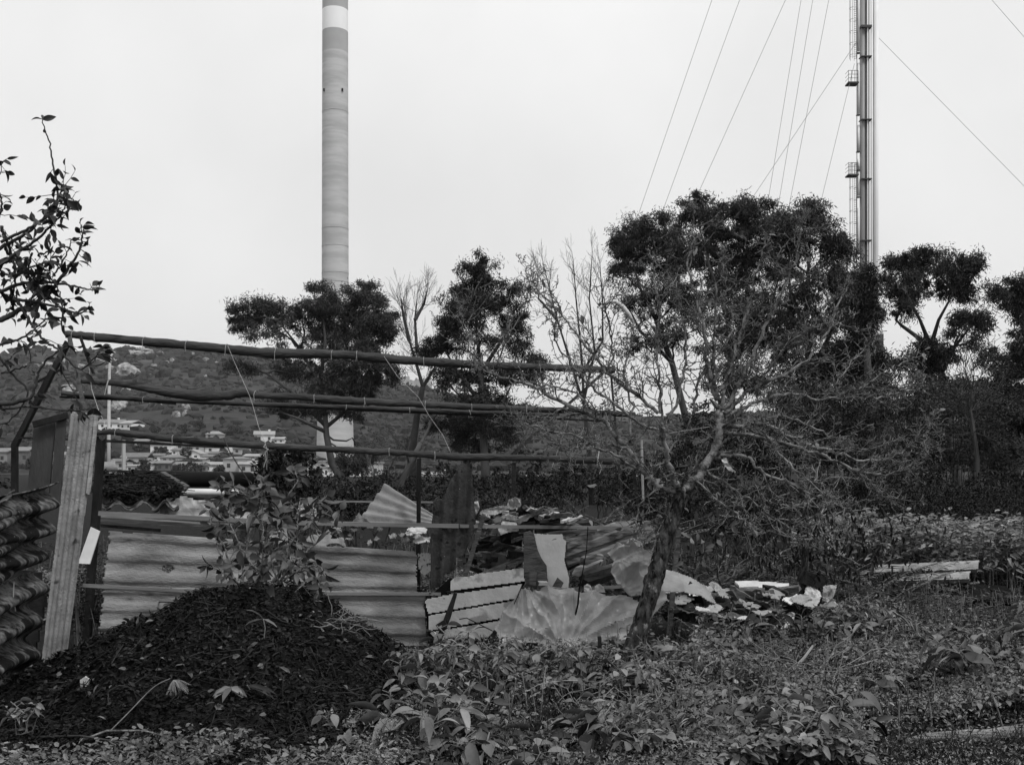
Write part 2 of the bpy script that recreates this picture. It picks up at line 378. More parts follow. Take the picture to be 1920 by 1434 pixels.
pa = np.linspace(-1400, 3400, 300); ya = np.concatenate([np.linspace(325, 900, 150), np.linspace(910, 2000, 14)])
A, B = np.meshgrid(pa, ya); HX = (A-CX)/F*B; HZ = hillz(HX, B); HZ[0] = -6
idx = np.arange(A.size).reshape(A.shape); hf = np.stack([idx[:-1, :-1], idx[:-1, 1:], idx[1:, 1:], idx[1:, :-1]], -1).reshape(-1, 4)
m = MB().add(np.stack([HX, B, HZ], -1).reshape(-1, 3), hf)
tag(m.build('hillside', M['hill'], loc=(0, 0, 0), smooth=True), kind='structure')

# scrub on the hill, one mass
def ico(sub=1):
    import bmesh
    b = bmesh.new(); bmesh.ops.create_icosphere(b, subdivisions=sub, radius=1); v = np.array([x.co[:] for x in b.verts]); f = np.array([[q.index for q in y.verts] for y in b.faces]); b.free(); return v, f
I1, I2, I3 = ico(1), ico(2), ico(3)
m = MB(); n = 0
while n < 9000:
    px, py = R(-60, 1950), R(640, 880)
    p = ground_hit(px, py) if n % 3 == 0 else None
    Y = R(360, 900); X = (px-CX)/F*Y; z = float(hillz(X, Y)); 
    if fbm(X/60, Y/60, 21, 3) < R(-.4, .1): n += .2; continue
    n += 1; r = R(.8, 2.6)*(.7+Y/900)
    v = I1[0]*(1+.3*rng.normal(size=(len(I1[0]), 1)))*[r, r, r*.7]; m.add(v+[X, Y, z+r*.2], I1[1])
tag(m.build('hill_scrub', M['hb'], loc=(0, 0, 0)), kind='stuff', label='dark low scrub covering the hillside', cat='scrub')

# boulders
def boulder(px, py, w, h, label, group):
    p = ground_hit(px, py); s = p[1]/F; v = I3[0]; q = (1+1.1*np.array([fbm(a[0]*1.5+px, a[1]*1.6+a[2]*2.3, int(px), 4) for a in v]))[:, None]
    m = MB().add(v*q*[w*s*.5, w*s*.42, h*s*.62]+p+[0, 0, h*s*.25], I3[1])
    return tag(m.build('boulder', M['rock'], smooth=False), label, 'boulder', group)
G = 'granite boulders scattered on the scrubby hillside'
boulder(240, 708, 42, 28, 'largest pale round granite boulder on the hillside, behind the white curved lamp post', G)
boulder(222, 770, 36, 24, 'pale boulder low on the hill directly above the two white hillside houses', G)
boulder(292, 762, 22, 14, 'pale boulder halfway down the hill right of the lamp post', G)
boulder(348, 770, 18, 14, 'pale boulder beside the wire above the village rooftops', G)
for bi_, (x_, y_, w_, h_) in enumerate(sorted([(190, 678, 26, 12), (212, 682, 22, 12), (206, 692, 20, 8), (255, 668, 26, 12), (276, 663, 24, 10), (262, 657, 16, 7), (288, 672, 18, 7), (300, 664, 14, 7), (312, 681, 11, 5), (323, 678, 9, 9), (289, 687, 11, 5), (272, 709, 12, 6), (278, 704, 12, 5), (388, 677, 16, 7), (404, 682, 10, 5), (335, 706, 8, 4), (240, 735, 24, 8), (330, 782, 16, 14), (346, 780, 10, 9), (318, 718, 7, 4), (385, 706, 7, 4), (150, 690, 18, 8), (60, 690, 26, 9), (90, 686, 26, 9), (118, 680, 22, 8), (30, 700, 16, 6), (128, 728, 22, 9), (185, 665, 14, 7), (242, 662, 12, 6), (130, 735, 24, 10), (150, 742, 18, 8), (360, 665, 10, 5), (415, 720, 8, 4), (730, 735, 8, 4), (1345, 800, 10, 5)])):
    boulder(x_, y_, w_, h_, ORD[bi_]+' small pale boulder from the left among the hillside outcrops', G)

# houses of the village
def house(px, py, w, h, wall, roof, rh, label, rz=0., gable='x', win=None, name='house', chim=False, depth=9, group='houses of the village below the hill'):
    p = ground_hit(px, py); p[2] = CZ-(py-HY)/F*p[1]; s = p[1]/F; W, H, RH = w*s, h*s, rh*s; D = max(depth, W*.6)
    t = thing(name, label, name.replace('_', ' '), p, group); c, sn = cos(rz), sin(rz)
    def T(v): v = np.asarray(v, float); return np.stack([v[:, 0]*c-v[:, 1]*sn, v[:, 0]*sn+v[:, 1]*c, v[:, 2]], -1)+p
    m = MB(); x, y = W/2, D/2
    bx = lambda x0, x1, y0, y1, z0, z1: np.array([[a, b, q] for a in (x0, x1) for b in (y0, y1) for q in (z0, z1)])
    BF = [[0, 1, 3, 2], [4, 6, 7, 5], [0, 4, 5, 1], [2, 3, 7, 6], [0, 2, 6, 4], [1, 5, 7, 3]]
    if gable == 'y' and RH > 0:
        v = np.array([[-x, -y, -5], [x, -y, -5], [x, -y, H], [0, -y, H+RH*.96], [-x, -y, H], [-x, y, -5], [x, y, -5], [x, y, H], [0, y, H+RH*.96], [-x, y, H]])
        m.add(T(v), [[0, 1, 2, 3, 4]], [[9, 8, 7, 6, 5]], [[1, 6, 7, 2], [2, 7, 8, 3], [3, 8, 9, 4], [4, 9, 5, 0], [0, 5, 6, 1]])
    else: m.add(T(bx(-x, x, -y, y, -5, H)), BF)
    m.build('wall', M[wall], t)
    e = .45; r = MB()
    if RH > 0:
        if gable == 'y': v = [[-x-e, -y-e, H-.15], [0, -y-e, H+RH], [x+e, -y-e, H-.15], [-x-e, y+e, H-.15], [0, y+e, H+RH], [x+e, y+e, H-.15]]
        elif gable == 'x': v = [[-x-e, -y-e, H-.05], [-x-e, 0, H+RH], [-x-e, y+e, H-.05], [x+e, -y-e, H-.05], [x+e, 0, H+RH], [x+e, y+e, H-.05]]
        if gable == 'hip':
            v = [[-x-e, -y-e, H-.05], [x+e, -y-e, H-.05], [x+e, y+e, H-.05], [-x-e, y+e, H-.05], [-x*.45, 0, H+RH], [x*.45, 0, H+RH]]
            r.add(T(v), [[0, 1, 5, 4], [2, 3, 4, 5], [3, 2, 1, 0]], [[1, 2, 5], [3, 0, 4]])
        else:
            v = np.array(v); w2 = v+[0, 0, .28]
            r.add(T(np.vstack([v, w2])), [[0, 3, 4, 1], [1, 4, 5, 2], [7, 10, 9, 6], [8, 11, 10, 7], [0, 6, 9, 3], [2, 5, 11, 8], [0, 1, 7, 6], [1, 2, 8, 7], [4, 3, 9, 10], [5, 4, 10, 11]])
    else: r.add(T(bx(-x-.3, x+.3, -y-.3, y+.3, H-.05, H+.35)), BF)
    ro = r.build('roof', M[roof], t)
    if chim: MB().add(T(bx(x*.4, x*.4+.8, -.4, .4, H+RH*.3, H+RH+1.)), BF).build('chimney', M[wall], ro)
    if win is None: win = (max(2, int(W/3)), max(1, int(H/3.1)))
    for j in range(win[1]):
        for i in range(win[0]):
            wx = -x+W*(i+.5)/win[0]; wz = H*(j+.5)/win[1]-.1; ww, wh = min(1.1, W/win[0]*.4), min(1.35, H/win[1]*.5)
            MB().add(T(bx(wx-ww/2, wx+ww/2, -y-.06, -y+.05, wz-wh/2, wz+wh/2)), BF).build('window', M['win'], t)
    return t
HL = [
 (212, 803, 44, 9, 'wallw', 'roofm', 7, 'long pale house high on the slope, left of the white gabled one', .1, 'x'),
 (248, 804, 28, 9, 'wallw', 'roofl', 6, 'small bright white gabled house high on the slope behind the lamp post', -.4, 'x'),
 (404, 820, 26, 6, 'walll', 'roofl', 6, 'small grey house alone above the village terraces', 0, 'hip'),
 (496, 828, 36, 12, 'wallw', 'roofl', 7, 'bright white house above the hanging knotted string', .2, 'x'),
 (524, 830, 20, 6, 'wallw', 'roofl', 4, 'low white annex right of the bright house above the hanging string', .1, 'x'),
 (308, 846, 38, 12, 'wallw', 'roofm', 4, 'white flat-fronted house in the top row of the village', 0, 'x'),
 (365, 846, 40, 10, 'walll', 'roofl', 4, 'wide grey house in the top row, between the white front and the terrace', .05, 'x'),
 (410, 848, 40, 10, 'wallw', 'roofm', 3, 'row of white terrace houses with many windows above the village', 0, 'x'),
 (258, 867, 46, 9, 'walll', 'roofd', 8, 'long house with a veranda beside the concrete pole', .06, 'x'),
 (325, 867, 34, 10, 'walll', 'roofm', 5, 'square grey house with a tiled hip roof in the middle of the village', 0, 'hip'),
 (366, 861, 30, 10, 'wallw', 'roofl', 7, 'gabled house with three windows right of the dark round tree', 0, 'y'),
 (288, 880, 22, 10, 'wallw', 'roofm', 4, 'small white house in the front row left of the dark brick one', -.2, 'x'),
 (312, 880, 25, 11, 'wallb', 'roofm', 5, 'dark brick house in the front row', .1, 'x'),
 (343, 879, 36, 7, 'walll', 'roofm', 5, 'low grey house in the front row right of the dark brick one', 0, 'x'),
 (378, 868, 24, 7, 'wallw', 'roofl', 2, 'low white block with a flat pale roof mid-village', 0, 'x'),
 (383, 884, 28, 12, 'wallm', 'roofm', 5, 'brownish house joined to a white gable in the front row', 0, 'x'),
 (402, 884, 14, 13, 'wallw', 'roofl', 4, 'narrow bright white gable end in the front row', -.3, 'y'),
 (446, 884, 42, 24, 'walll', 'roofm', 4, 'two-storey grey house at the right end of the village', 0, 'hip'),
 (466, 885, 32, 14, 'walll', 'roofl', 6, 'gabled grey annex before the two-storey house', .2, 'x'),
 (480, 864, 34, 8, 'walll', 'roofl', 4, 'long low grey roofed hall beyond the two-storey house', 0, 'x'),
 (596, 892, 28, 26, 'walll', 'roofl', 0, 'grey apartment block left of the tall wind-blown tree trunk', 0, 'x'),
 (612, 893, 18, 16, 'wallw', 'roofl', 0, 'small white block beside the wind-blown tree trunk', 0, 'x'),
 (700, 896, 30, 28, 'walll', 'roofl', 0, 'grey block with balconies right of the wind-blown tree', 0, 'x'),
 (670, 894, 22, 12, 'wallw', 'roofl', 0, 'low pale block behind the foot of the wind-blown tree', 0, 'x'),
 (822, 902, 56, 12, 'wallw', 'roofl', 3, 'low white building behind the dark upright corrugated sheet', 0, 'x'),
 (6, 868, 36, 20, 'wallm', 'roofm', 7, 'tile-roofed brown house at the left edge behind the leaning post', 0, 'x'),
 (46, 868, 30, 22, 'wallb', 'roofm', 7, 'dark brown house with a white doorway right of the leaning post', .1, 'x'),
 (120, 868, 50, 14, 'walll', 'roofm', 6, 'grey house hidden mostly behind the tall door board', 0, 'x'),
 (270, 836, 24, 8, 'walll', 'roofm', 4, 'small grey house just under the lowest wrapped pole, left of the white flat-fronted one', .1, 'x'),
 (352, 832, 22, 8, 'wallm', 'roofl', 4, 'brownish house peeping over the lowest wrapped pole mid-village', 0, 'x'),
 (432, 846, 24, 9, 'wallw', 'roofm', 5, 'white gabled house right of the terrace row', .3, 'y'),
 (456, 850, 26, 9, 'walll', 'roofm', 4, 'grey house above the two-storey one', 0, 'x'),
 (338, 852, 18, 7, 'wallw', 'roofd', 4, 'tiny white house behind the square hip-roofed one', 0, 'x'),
 (228, 878, 26, 12, 'walll', 'roofd', 5, 'grey house between the white lamp post and the concrete pole', 0, 'x'),
 (258, 882, 24, 8, 'wallw', 'roofl', 2, 'low white wall-like building at the left of the front row', 0, 'x'),
 (394, 866, 18, 9, 'walll', 'roofd', 4, 'small grey house behind the narrow white gable', 0, 'x'),
 (425, 882, 16, 8, 'wallw', 'roofd', 4, 'small white house just left of the two-storey one', .2, 'y'),
 (408, 858, 20, 7, 'wallw', 'roofd', 4, 'small white house below the terrace row', -.2, 'x'),
 (300, 862, 18, 7, 'wallw', 'roofd', 4, 'small white house right of the veranda house', .2, 'x'),
 (545, 868, 24, 12, 'walll', 'roofm', 5, 'grey house seen through the dark evergreen shrub', 0, 'x'),
 (1000, 905, 26, 9, 'wallw', 'roofl', 5, 'small white house seen low through the ferns', 0, 'x'),
 (1210, 904, 46, 8, 'wallw', 'roofl', 3, 'long white shed glimpsed behind the pear branches', 0, 'x'),
]
for i, h in enumerate(HL): house(*h, chim=(i % 3 == 0))
# ruin on the hilltop
p = ground_hit(770, 724); s = p[1]/F; m = MB()
for (x0, w_, h_) in [(-26, 14, 12), (-10, 16, 17), (4, 12, 9), (18, 20, 13), (34, 12, 8)]:
    m.box(p+[x0*s, R(-3, 3), h_*s/2-2], [w_*s, 6, h_*s+4])
    for k in range(3): m.box(p+[(x0-w_*.35+k*w_*.35)*s, 0, (h_+1)*s], [w_*s*.15, 5, 2*s])
tag(m.build('castle_ruin', M['walll']), 'low grey ruined wall with broken battlements on the hilltop', 'ruin')

# village trees
def crown_leaves(m, c, rad, n, L, W, clump=.3, nc=None, droop=.4, T=T_Q, up=0.):
    rad = np.asarray(rad, float); nc = nc or max(4, n//60)
    q = rdir(nc)*(rng.uniform(.15, 1, (nc, 1))**.5); cc = c+q*rad
    k = rng.integers(0, nc, n); s = clump*rng.uniform(.3, 1.45, (nc, 1))[k]
    o = rdir(n)*rng.uniform(0, 1, (n, 1))**.6*s*[1, 1, .75]
    d = rdir(n)+unit(q[k])*.5; d[:, 2] += up-droop
    leaves(m, cc[k]+o, d, rdir(n)+[0, 0, .8], L*rng.uniform(.6, 1.3, n), W*rng.uniform(.7, 1.2, n), T)
    return cc
def vt_label(x, y):
    for h in sorted(HL, key=lambda h: abs(h[0]-x)+abs(h[1]-y)):
        w = 'left' if x < h[0] else 'right'; short = ' '.join(h[7].split()[:9]); l = 'dark tree just %s of the %s' % (w, short)
        if l not in vt_used: vt_used.add(l); return l
    return 'dark tree among the village roofs'
G = 'round dark trees between the village houses'
vt_used = set()
for (x_, y_, w_, h_) in [(270, 884, 22, 20), (350, 862, 22, 26), (335, 888, 30, 18), (362, 886, 36, 20), (410, 888, 20, 14), (300, 850, 26, 12), (430, 878, 14, 20), (262, 846, 20, 12), (240, 874, 20, 12), (540, 880, 40, 30), (60, 880, 40, 22), (10, 886, 40, 16), (420, 862, 20, 12), (475, 850, 20, 10), (190, 826, 20, 14), (160, 830, 26, 16), (290, 812, 22, 14), (345, 812, 24, 16), (372, 806, 22, 18), (440, 812, 30, 14), (560, 842, 26, 16), (700, 850, 60, 40), (745, 870, 50, 36), (770, 850, 40, 30)]:
    p = ground_hit(x_, min(y_, 888)); p[2] = CZ-(y_-HY)/F*p[1]; s = p[1]/F; t = thing('village_tree', vt_label(x_, y_), 'tree', p, G)
    MB().tube([p+[0, 0, -3], p+[0, 0, h_*s*.5]], [.3, .15], 5).build('trunk', M['twigd'], t)
    m = MB(); crown_leaves(m, p+[0, 0, h_*s*.55], [w_*s*.5, w_*s*.4, h_*s*.5], 700, .9, .5, clump=w_*s*.12, nc=26); m.build('crown', M['eucb'], t)

# chimney, 417 m away
D = 417.; s = D/F; cx = (628.5-CX)*s; base = 1.6-(893-HY)*s
t = thing('chimney', 'tall pale concrete chimney with a white band and dark bands near its top', 'chimney', (cx, D, base))
prof = [(893, 72), (860, 70), (800, 67), (740, 61), (680, 55), (600, 51.5), (545, 50), (400, 49.3), (200, 48.5), (101, 48.2)]
def rings(a, name, mt):
    n = 40; m = MB(); th = np.linspace(0, 2*pi, n, endpoint=False)
    V = np.array([[[cx+w*s/2*cos(q), D+w*s/2*sin(q), 1.6-(y-HY)*s] for q in th] for y, w in a]).reshape(-1, 3)
    i = np.arange(len(a)-1)[:, None]*n; j = np.arange(n)[None]; j2 = (j+1) % n
    m.add(V, np.stack([i+j, i+j2, i+n+j2, i+n+j], -1).reshape(-1, 4)); return m.build(name, mt, t, smooth=True)
rings(prof, 'shaft', M['conc']); rings([(101, 48.2), (61, 48)], 'dark_band', M['concd']); rings([(61, 48), (21, 47.8)], 'white_band', M['concw']); rings([(21, 47.8), (-60, 47.4)], 'dark_band', M['concd'])
rings([(-60, 47.4), (-62, 1)], 'cap', M['concd'])
for (x_, y_) in [(610.5, 175), (645, 175.5), (645.5, 540)]:
    X = (x_-CX)*s; dy = math.sqrt(max(.1, (24*s)**2-(X-cx)**2)); MB().box([X, D-dy, 1.6-(y_-HY)*s], [.55, 1.2, 1.1]).build('opening', M['hole'], t)
for y_, w_ in [(463, 50), (513, 50.3), (530, 50.5), (212, 49), (430, 49.8)]:
    rings([(y_+.5, w_), (y_+.5, w_+.35), (y_-.5, w_+.35), (y_-.5, w_)], 'joint_ring', M['walll'])

# guyed steel stack, 150 m away
D = 150.; s = D/F; base = -.3
t = thing('steel_stack', 'guyed steel vent stack of bundled pipes with caged ladder behind the trees', 'stack', ((1625-CX)*s, D, base))
def vp(name, x0, x1, mt, dy=0., y0=-60, y1=905):
    r = (x1-x0)*s/2; X = ((x0+x1)/2-CX)*s
    return MB().tube([[X, D+dy, 1.6-(y1-HY)*s], [X, D+dy, 1.6-((y0+y1)/2-HY)*s], [X, D+dy, 1.6-(y0-HY)*s]], r, 14).build(name, mt, t, smooth=True)
vp('main_pipe', 1613, 1623, M['steel'], .2); vp('main_pipe', 1622, 1632, M['steeld'], .45); vp('conduit', 1624.6, 1627, M['steelw'], -.25)
vp('white_pipe', 1632.5, 1637, M['steelw'], -.0, y1=905); vp('thin_pipe', 1637, 1638.4, M['steeld'], .1); vp('white_pipe', 1638.3, 1647, M['steelw'], 0, y1=905)
vp('thin_pipe', 1606, 1607.3, M['steeld'], 0, -60, 640)
for (a, b) in [(-40, 96), (119, 213), (235, 283), (299, 318), (322, 367), (390, 473)]: vp('vent_pipe', 1607.5, 1612, M['steelw'], 0, a, b)
for y_ in (52, 108, 226, 337, 452): MB().box([(1622.5-CX)*s, D, 1.6-(y_-HY)*s], [20*s, 1.2, (4 if y_ == 52 else 1.6)*s]).build('bracket', M['steeld'], t)
for y_ in (100, 216, 285, 320, 370, 476): MB().box([(1609-CX)*s, D, 1.6-(y_-HY)*s], [6*s, .5, 2*s]).build('clamp', M['steeld'], t)
def cage(y0, y1):
    m = MB(); X0 = (1600-CX)*s; r = 7*s; a = np.linspace(0, 2*pi, 13)
    for y_ in np.arange(y0, y1, 22):
        m.tube([[X0+r*cos(q), D+r*sin(q), 1.6-(y_-HY)*s] for q in a], .035, 4, cap=False)
    for q in np.linspace(0, 2*pi, 7)[:-1]: m.tube([[X0+r*cos(q), D+r*sin(q), 1.6-(y0-HY)*s], [X0+r*cos(q), D+r*sin(q), 1.6-(y1-HY)*s]], .028, 4)
    for y_ in np.arange(y0, y1, 4): m.box([(1604-CX)*s, D, 1.6-(y_-HY)*s], [5*s, .05, .05])
    m.build('ladder_cage', M['cable'], t)
cage(-50, 112); cage(308, 500)
for y_ in (158, 330):
    m = MB(); X = (1597.5-CX)*s; m.box([X, D, 1.6-(y_-HY)*s], [20*s, 1.5, 2.5*s]); m.build('platform', M['steeld'], t)
    m = MB()
    for yy in (y_-22, y_-15, y_-8): m.tube([[(1588-CX)*s, D+.7, 1.6-(yy-HY)*s], [(1588-CX)*s, D-.7, 1.6-(yy-HY)*s], [(1606-CX)*s, D-.7, 1.6-(yy-HY)*s]], .035, 4)
    for xx in (1588, 1594, 1600, 1606): m.tube([[(xx-CX)*s, D-.7, 1.6-(y_-HY)*s], [(xx-CX)*s, D-.7, 1.6-(y_-22-HY)*s]], .035, 4)
    m.build('railing', M['steeld'], t)
MB().box([(1643-CX)*s, D-1.4, 1.6-(760-HY)*s], [10*s, 1., 262*s]).build('base_cabinet', M['steeld'], t)
for (a, b, c, d, dd) in [(1335, 0, 1150, 540, 150), (1387, 0, 1190, 540, 152), (1473, 0, 1220, 560, 154), (1502, 0, 1410, 560, 140), (1524, 0, 1430, 560, 145), (1554, 0, 1450, 540, 150), (1612, 70, 1405, 380, 150), (1602, 120, 1500, 540, 138), (1648, 72, 1990, 420, 148), (1855, -5, 2060, 230, 146)]:
    # long straight cables from high on the stack down to anchors beyond the trees
    k = 2.2; e = (a+(c-a)*k, b+(d-b)*k) if c < a else (c, d)
    f = (a-(c-a)*.25, b-(d-b)*.25) if b <= 0 else (a, b)
    MB().tube([P(f[0], f[1], 150), P(*e, dd)] if e[1] < 890 else [P(f[0], f[1], 150), P(a+(c-a)*(890-b)/(d-b), 890, dd)], .032, 4).build('guy_cable', M['cable'], t)

# lamp post and concrete pole
D = 60.; t = thing('street_lamp', 'slender white curved lamp post rising behind the pergola on the left', 'street lamp', P(205, 935, D))
pts = [P(204, 935, D), P(204, 800, D), P(205, 700, D), P(206.5, 678, D), P(209, 666, D), P(214, 661, D)]
MB().tube(pts, [.11, .1, .08, .07, .06, .05], 8).build('pole', M['pipew'], t, smooth=True)
MB().tube([P(212, 661.5, D), P(216, 661, D)], [.08, .05], 8).build('lamp_head', M['walll'], t, smooth=True)
p = P(232, 935, 70); tag(MB().tube([p, P(232, 825, 70)], [.16, .12], 4).build('concrete_pole', M['walll'], loc=p), 'short square concrete pole right of the white lamp post', 'pole')

# ------------------------------------------------------------------ trees beyond the plot
def wander(a, b, n, amp, rg=None):
    k = np.linspace(0, 1, n)[:, None]; w = rng.normal(size=(n, 3))*amp*np.sin(k*pi); return a+(b-a)*k+w
def euc(label, trunk, limbs, blobs, d, mat='euc', dens=1., w0=.22, depth=1.0, name='eucalyptus_tree', bark='eubark', L=.17, W=.036, group='eucalyptus trees beyond the hedge', clump=.36):
    tp = [P(x, y, d) for x, y in trunk]; base = tp[0].copy(); base[2] = min(base[2], 0)
    t = thing(name, label, 'tree', base, group)
    tp = [base]+tp[1:] if tp[0][2] <= 0 else [base]+tp
    r = np.linspace(w0, w0*.45, len(tp)); m = MB(); m.tube(tp, r, 8); m.build('trunk', M[bark], t, smooth=True)
    m = MB(); ml = MB(); tpa = np.array(tp)
    joints = [tpa[-1], tpa[-2]]
    for lb in limbs:
        q = [P(x, y, d+R(-.8, .8)*depth) for x, y in lb]; q[0] = P(*lb[0], d)
        m.tube(q, np.linspace(w0*.42, w0*.12, len(q)), 6); joints += q[1:]
    J = np.array(joints)
    for bl in blobs:
        x, y, rx, ry = bl[:4]; de = bl[4] if len(bl) > 4 else 1.
        c = P(x, y, d+R(-1, 1)*depth); rad = np.array([PX(rx, d), PX((rx+ry)/2, d)*.9, PX(ry, d)])
        vol = rad[0]*rad[2]; de = de**.75; n = int(7000*vol*dens*de)+80
        ne = int(n*.12); q_ = rdir(ne)*rng.uniform(0, 1, (ne, 1))**.5*rad*1.05*(1+.25*rng.normal(size=(ne, 1)))
        leaves(ml, c+q_, rdir(ne)+[0, 0, -.6], rdir(ne)+[0, 0, .8], L*rng.uniform(.6, 1.3, ne), W*rng.uniform(.7, 1.2, ne))
        cc = crown_leaves(ml, c, rad*R(.85, 1.12), n, L, W, clump=clump, nc=max(8, int(34*vol*(.45+.55*de))), droop=.55)
        for _ in range(5):
            o_ = rdir(1)[0]*[1, .8, 1]; sc_ = c+o_*rad*R(.95, 1.35); ns = int(n*.05)+12; rs = R(.12, .34)
            leaves(ml, sc_+rng.normal(size=(ns, 3))*rs*[.6, .6, .5], rdir(ns)+[0, 0, -.7], rdir(ns)+[0, 0, .8], L*rng.uniform(.6, 1.3, ns), W*rng.uniform(.7, 1.2, ns)); m.tube(wander(c, sc_, 5, .05), np.linspace(.018, .006, 5), 4, cap=False)
        j = J[np.argmin(np.linalg.norm(J-c, axis=1)+2*np.maximum(J[:, 2]-c[2]+.2, 0))]
        pts = wander(j, c+[0, 0, rad[2]*.2], 6, .05+.04*np.linalg.norm(c-j)); m.tube(pts, np.linspace(.05, .02, 6)*w0/.22, 5)
        for q in cc[::2]: m.tube(wander(pts[R(2, 5).__int__()], q, 5, .05), np.linspace(.018, .006, 5), 4, cap=False)
    m.build('branches', M[bark], t, smooth=True); ml.build('crown', M[mat], t)
    return t
euc('broad wind-blown eucalyptus standing in front of the chimney foot', [(645, 905), (622, 868), (612, 815), (610, 780)],
    [[(612, 800), (560, 745), (500, 700), (470, 690)], [(610, 780), (600, 720), (560, 650), (520, 600)], [(610, 780), (640, 720), (650, 640), (690, 580)], [(612, 810), (560, 785), (520, 770)], [(612, 800), (650, 770), (690, 740)], [(600, 720), (610, 640), (605, 580)]],
    [(455, 597, 27, 32), (492, 585, 34, 24), (535, 592, 34, 22, .8), (600, 560, 30, 26), (572, 600, 30, 30, .4), (640, 592, 48, 42), (688, 560, 36, 30), (716, 590, 22, 32), (700, 622, 40, 32), (645, 650, 52, 38), (580, 650, 34, 22, .3), (510, 625, 40, 24, .22), (690, 675, 45, 30), (620, 715, 60, 32), (665, 720, 45, 28), (560, 692, 40, 18, .4), (738, 700, 16, 18, .8), (440, 685, 16, 12, .4), (470, 695, 14, 10, .4), (560, 765, 40, 18, .7), (612, 758, 45, 24, .8), (655, 765, 40, 22, .7), (520, 748, 24, 12, .5), (650, 872, 30, 20, .8), (686, 850, 24, 14, .4)], 45)
euc('slim dark eucalyptus with ragged crown between the two leafless trees', [(912, 925), (908, 850), (905, 760), (900, 690)],
    [[(905, 760), (860, 700), (830, 650)], [(900, 690), (893, 600), (900, 530)], [(900, 700), (940, 640), (960, 600)], [(905, 780), (870, 750), (850, 730)], [(905, 790), (940, 760), (960, 720)]],
    [(900, 508, 32, 26), (872, 545, 26, 32), (930, 548, 36, 36), (892, 580, 40, 30), (845, 592, 24, 36), (960, 600, 28, 30, .9), (838, 640, 26, 26, .7), (804, 652, 20, 22), (975, 650, 24, 18, .8), (905, 640, 45, 26, .3), (880, 700, 45, 28, .5), (828, 705, 26, 26, .6), (935, 700, 38, 24, .5), (900, 750, 55, 26, .5), (860, 795, 55, 24, .7), (935, 800, 45, 28, .8), (885, 835, 45, 20, .6), (985, 700, 30, 26, .4), (1010, 690, 24, 26, .5), (960, 760, 36, 20, .35)], 42, mat='eucb')
euc('leftmost crown of the tall eucalyptus clump, swaying left in the wind', [(1300, 940), (1290, 800), (1260, 680), (1230, 600)],
    [[(1230, 600), (1200, 540), (1180, 470)], [(1260, 680), (1200, 620), (1170, 560)], [(1230, 600), (1250, 520), (1250, 450)]],
    [(1172, 450, 28, 30), (1205, 437, 34, 28), (1245, 437, 36, 34), (1192, 488, 40, 28), (1172, 520, 26, 22, .35), (1262, 490, 40, 40), (1240, 545, 36, 30, .7), (1200, 570, 50, 24, .3), (1290, 560, 40, 36, .7), (1200, 650, 40, 26, .25), (1260, 620, 36, 36, .4)], 46)
euc('tallest central crown of the eucalyptus clump rising behind the pear tree', [(1375, 940), (1372, 800), (1370, 680), (1365, 600)],
    [[(1365, 600), (1330, 500), (1310, 420)], [(1370, 680), (1400, 560), (1400, 440)], [(1365, 600), (1360, 500), (1350, 420)], [(1370, 680), (1440, 600), (1460, 520)]],
    [(1308, 395, 34, 34), (1335, 440, 36, 38), (1375, 395, 36, 26), (1415, 402, 38, 28), (1400, 445, 46, 30), (1450, 440, 30, 34), (1425, 500, 46, 36), (1350, 505, 44, 36, .7), (1372, 560, 46, 36, .7), (1300, 470, 30, 30, .8), (1440, 570, 44, 40, .7), (1400, 630, 50, 40, .4), (1340, 620, 44, 40, .35), (1460, 640, 46, 40, .6), (1390, 700, 60, 40, .45)], 41)
euc('right crown of the eucalyptus clump, ending in a narrow leafy spire', [(1530, 960), (1532, 820), (1520, 700), (1510, 620)],
    [[(1510, 620), (1515, 520), (1520, 420)], [(1520, 700), (1570, 600), (1570, 500)], [(1510, 620), (1480, 540), (1480, 470)]],
    [(1475, 425, 28, 30), (1483, 478, 36, 36), (1518, 397, 27, 28), (1545, 432, 26, 24, .9), (1572, 468, 26, 30), (1540, 470, 24, 20, .25), (1525, 530, 44, 34, .7), (1575, 530, 36, 34), (1500, 590, 44, 36, .8), (1560, 600, 44, 34, .55), (1500, 660, 50, 36, .7), (1570, 690, 50, 34, .8), (1480, 730, 60, 36, .7), (1540, 760, 60, 34, .8)], 38)
euc('dark drooping eucalyptus crown hanging in front of the steel stack', [(1625, 960), (1630, 820), (1628, 700), (1622, 620)],
    [[(1622, 620), (1600, 560), (1600, 520)], [(1622, 620), (1640, 570), (1630, 520)]],
    [(1622, 520, 28, 26), (1600, 550, 30, 30), (1632, 565, 26, 34), (1618, 605, 32, 24), (1610, 660, 40, 32), (1650, 690, 30, 26), (1620, 720, 60, 36), (1590, 650, 30, 22, .6), (1600, 790, 70, 40, .8)], 36, mat='eucb')
euc('rounded eucalyptus with open grey limbs right of the steel stack', [(1795, 900), (1775, 760), (1765, 700), (1745, 650)],
    [[(1745, 650), (1725, 600), (1700, 550)], [(1765, 700), (1790, 650), (1830, 600)], [(1745, 650), (1760, 600), (1790, 545)], [(1745, 650), (1690, 610), (1680, 600)]],
    [(1690, 500, 30, 26), (1735, 494, 36, 24), (1785, 503, 36, 26), (1822, 505, 18, 28), (1700, 545, 34, 30), (1672, 530, 20, 24, .6), (1770, 540, 36, 22, .8), (1812, 545, 24, 22, .8), (1692, 580, 26, 16, .7), (1750, 650, 42, 26), (1805, 605, 32, 22), (1838, 605, 20, 22), (1826, 640, 18, 14, .5), (1740, 690, 40, 24), (1700, 680, 24, 16, .5), (1770, 725, 34, 20, .5)], 38, mat='eucb')
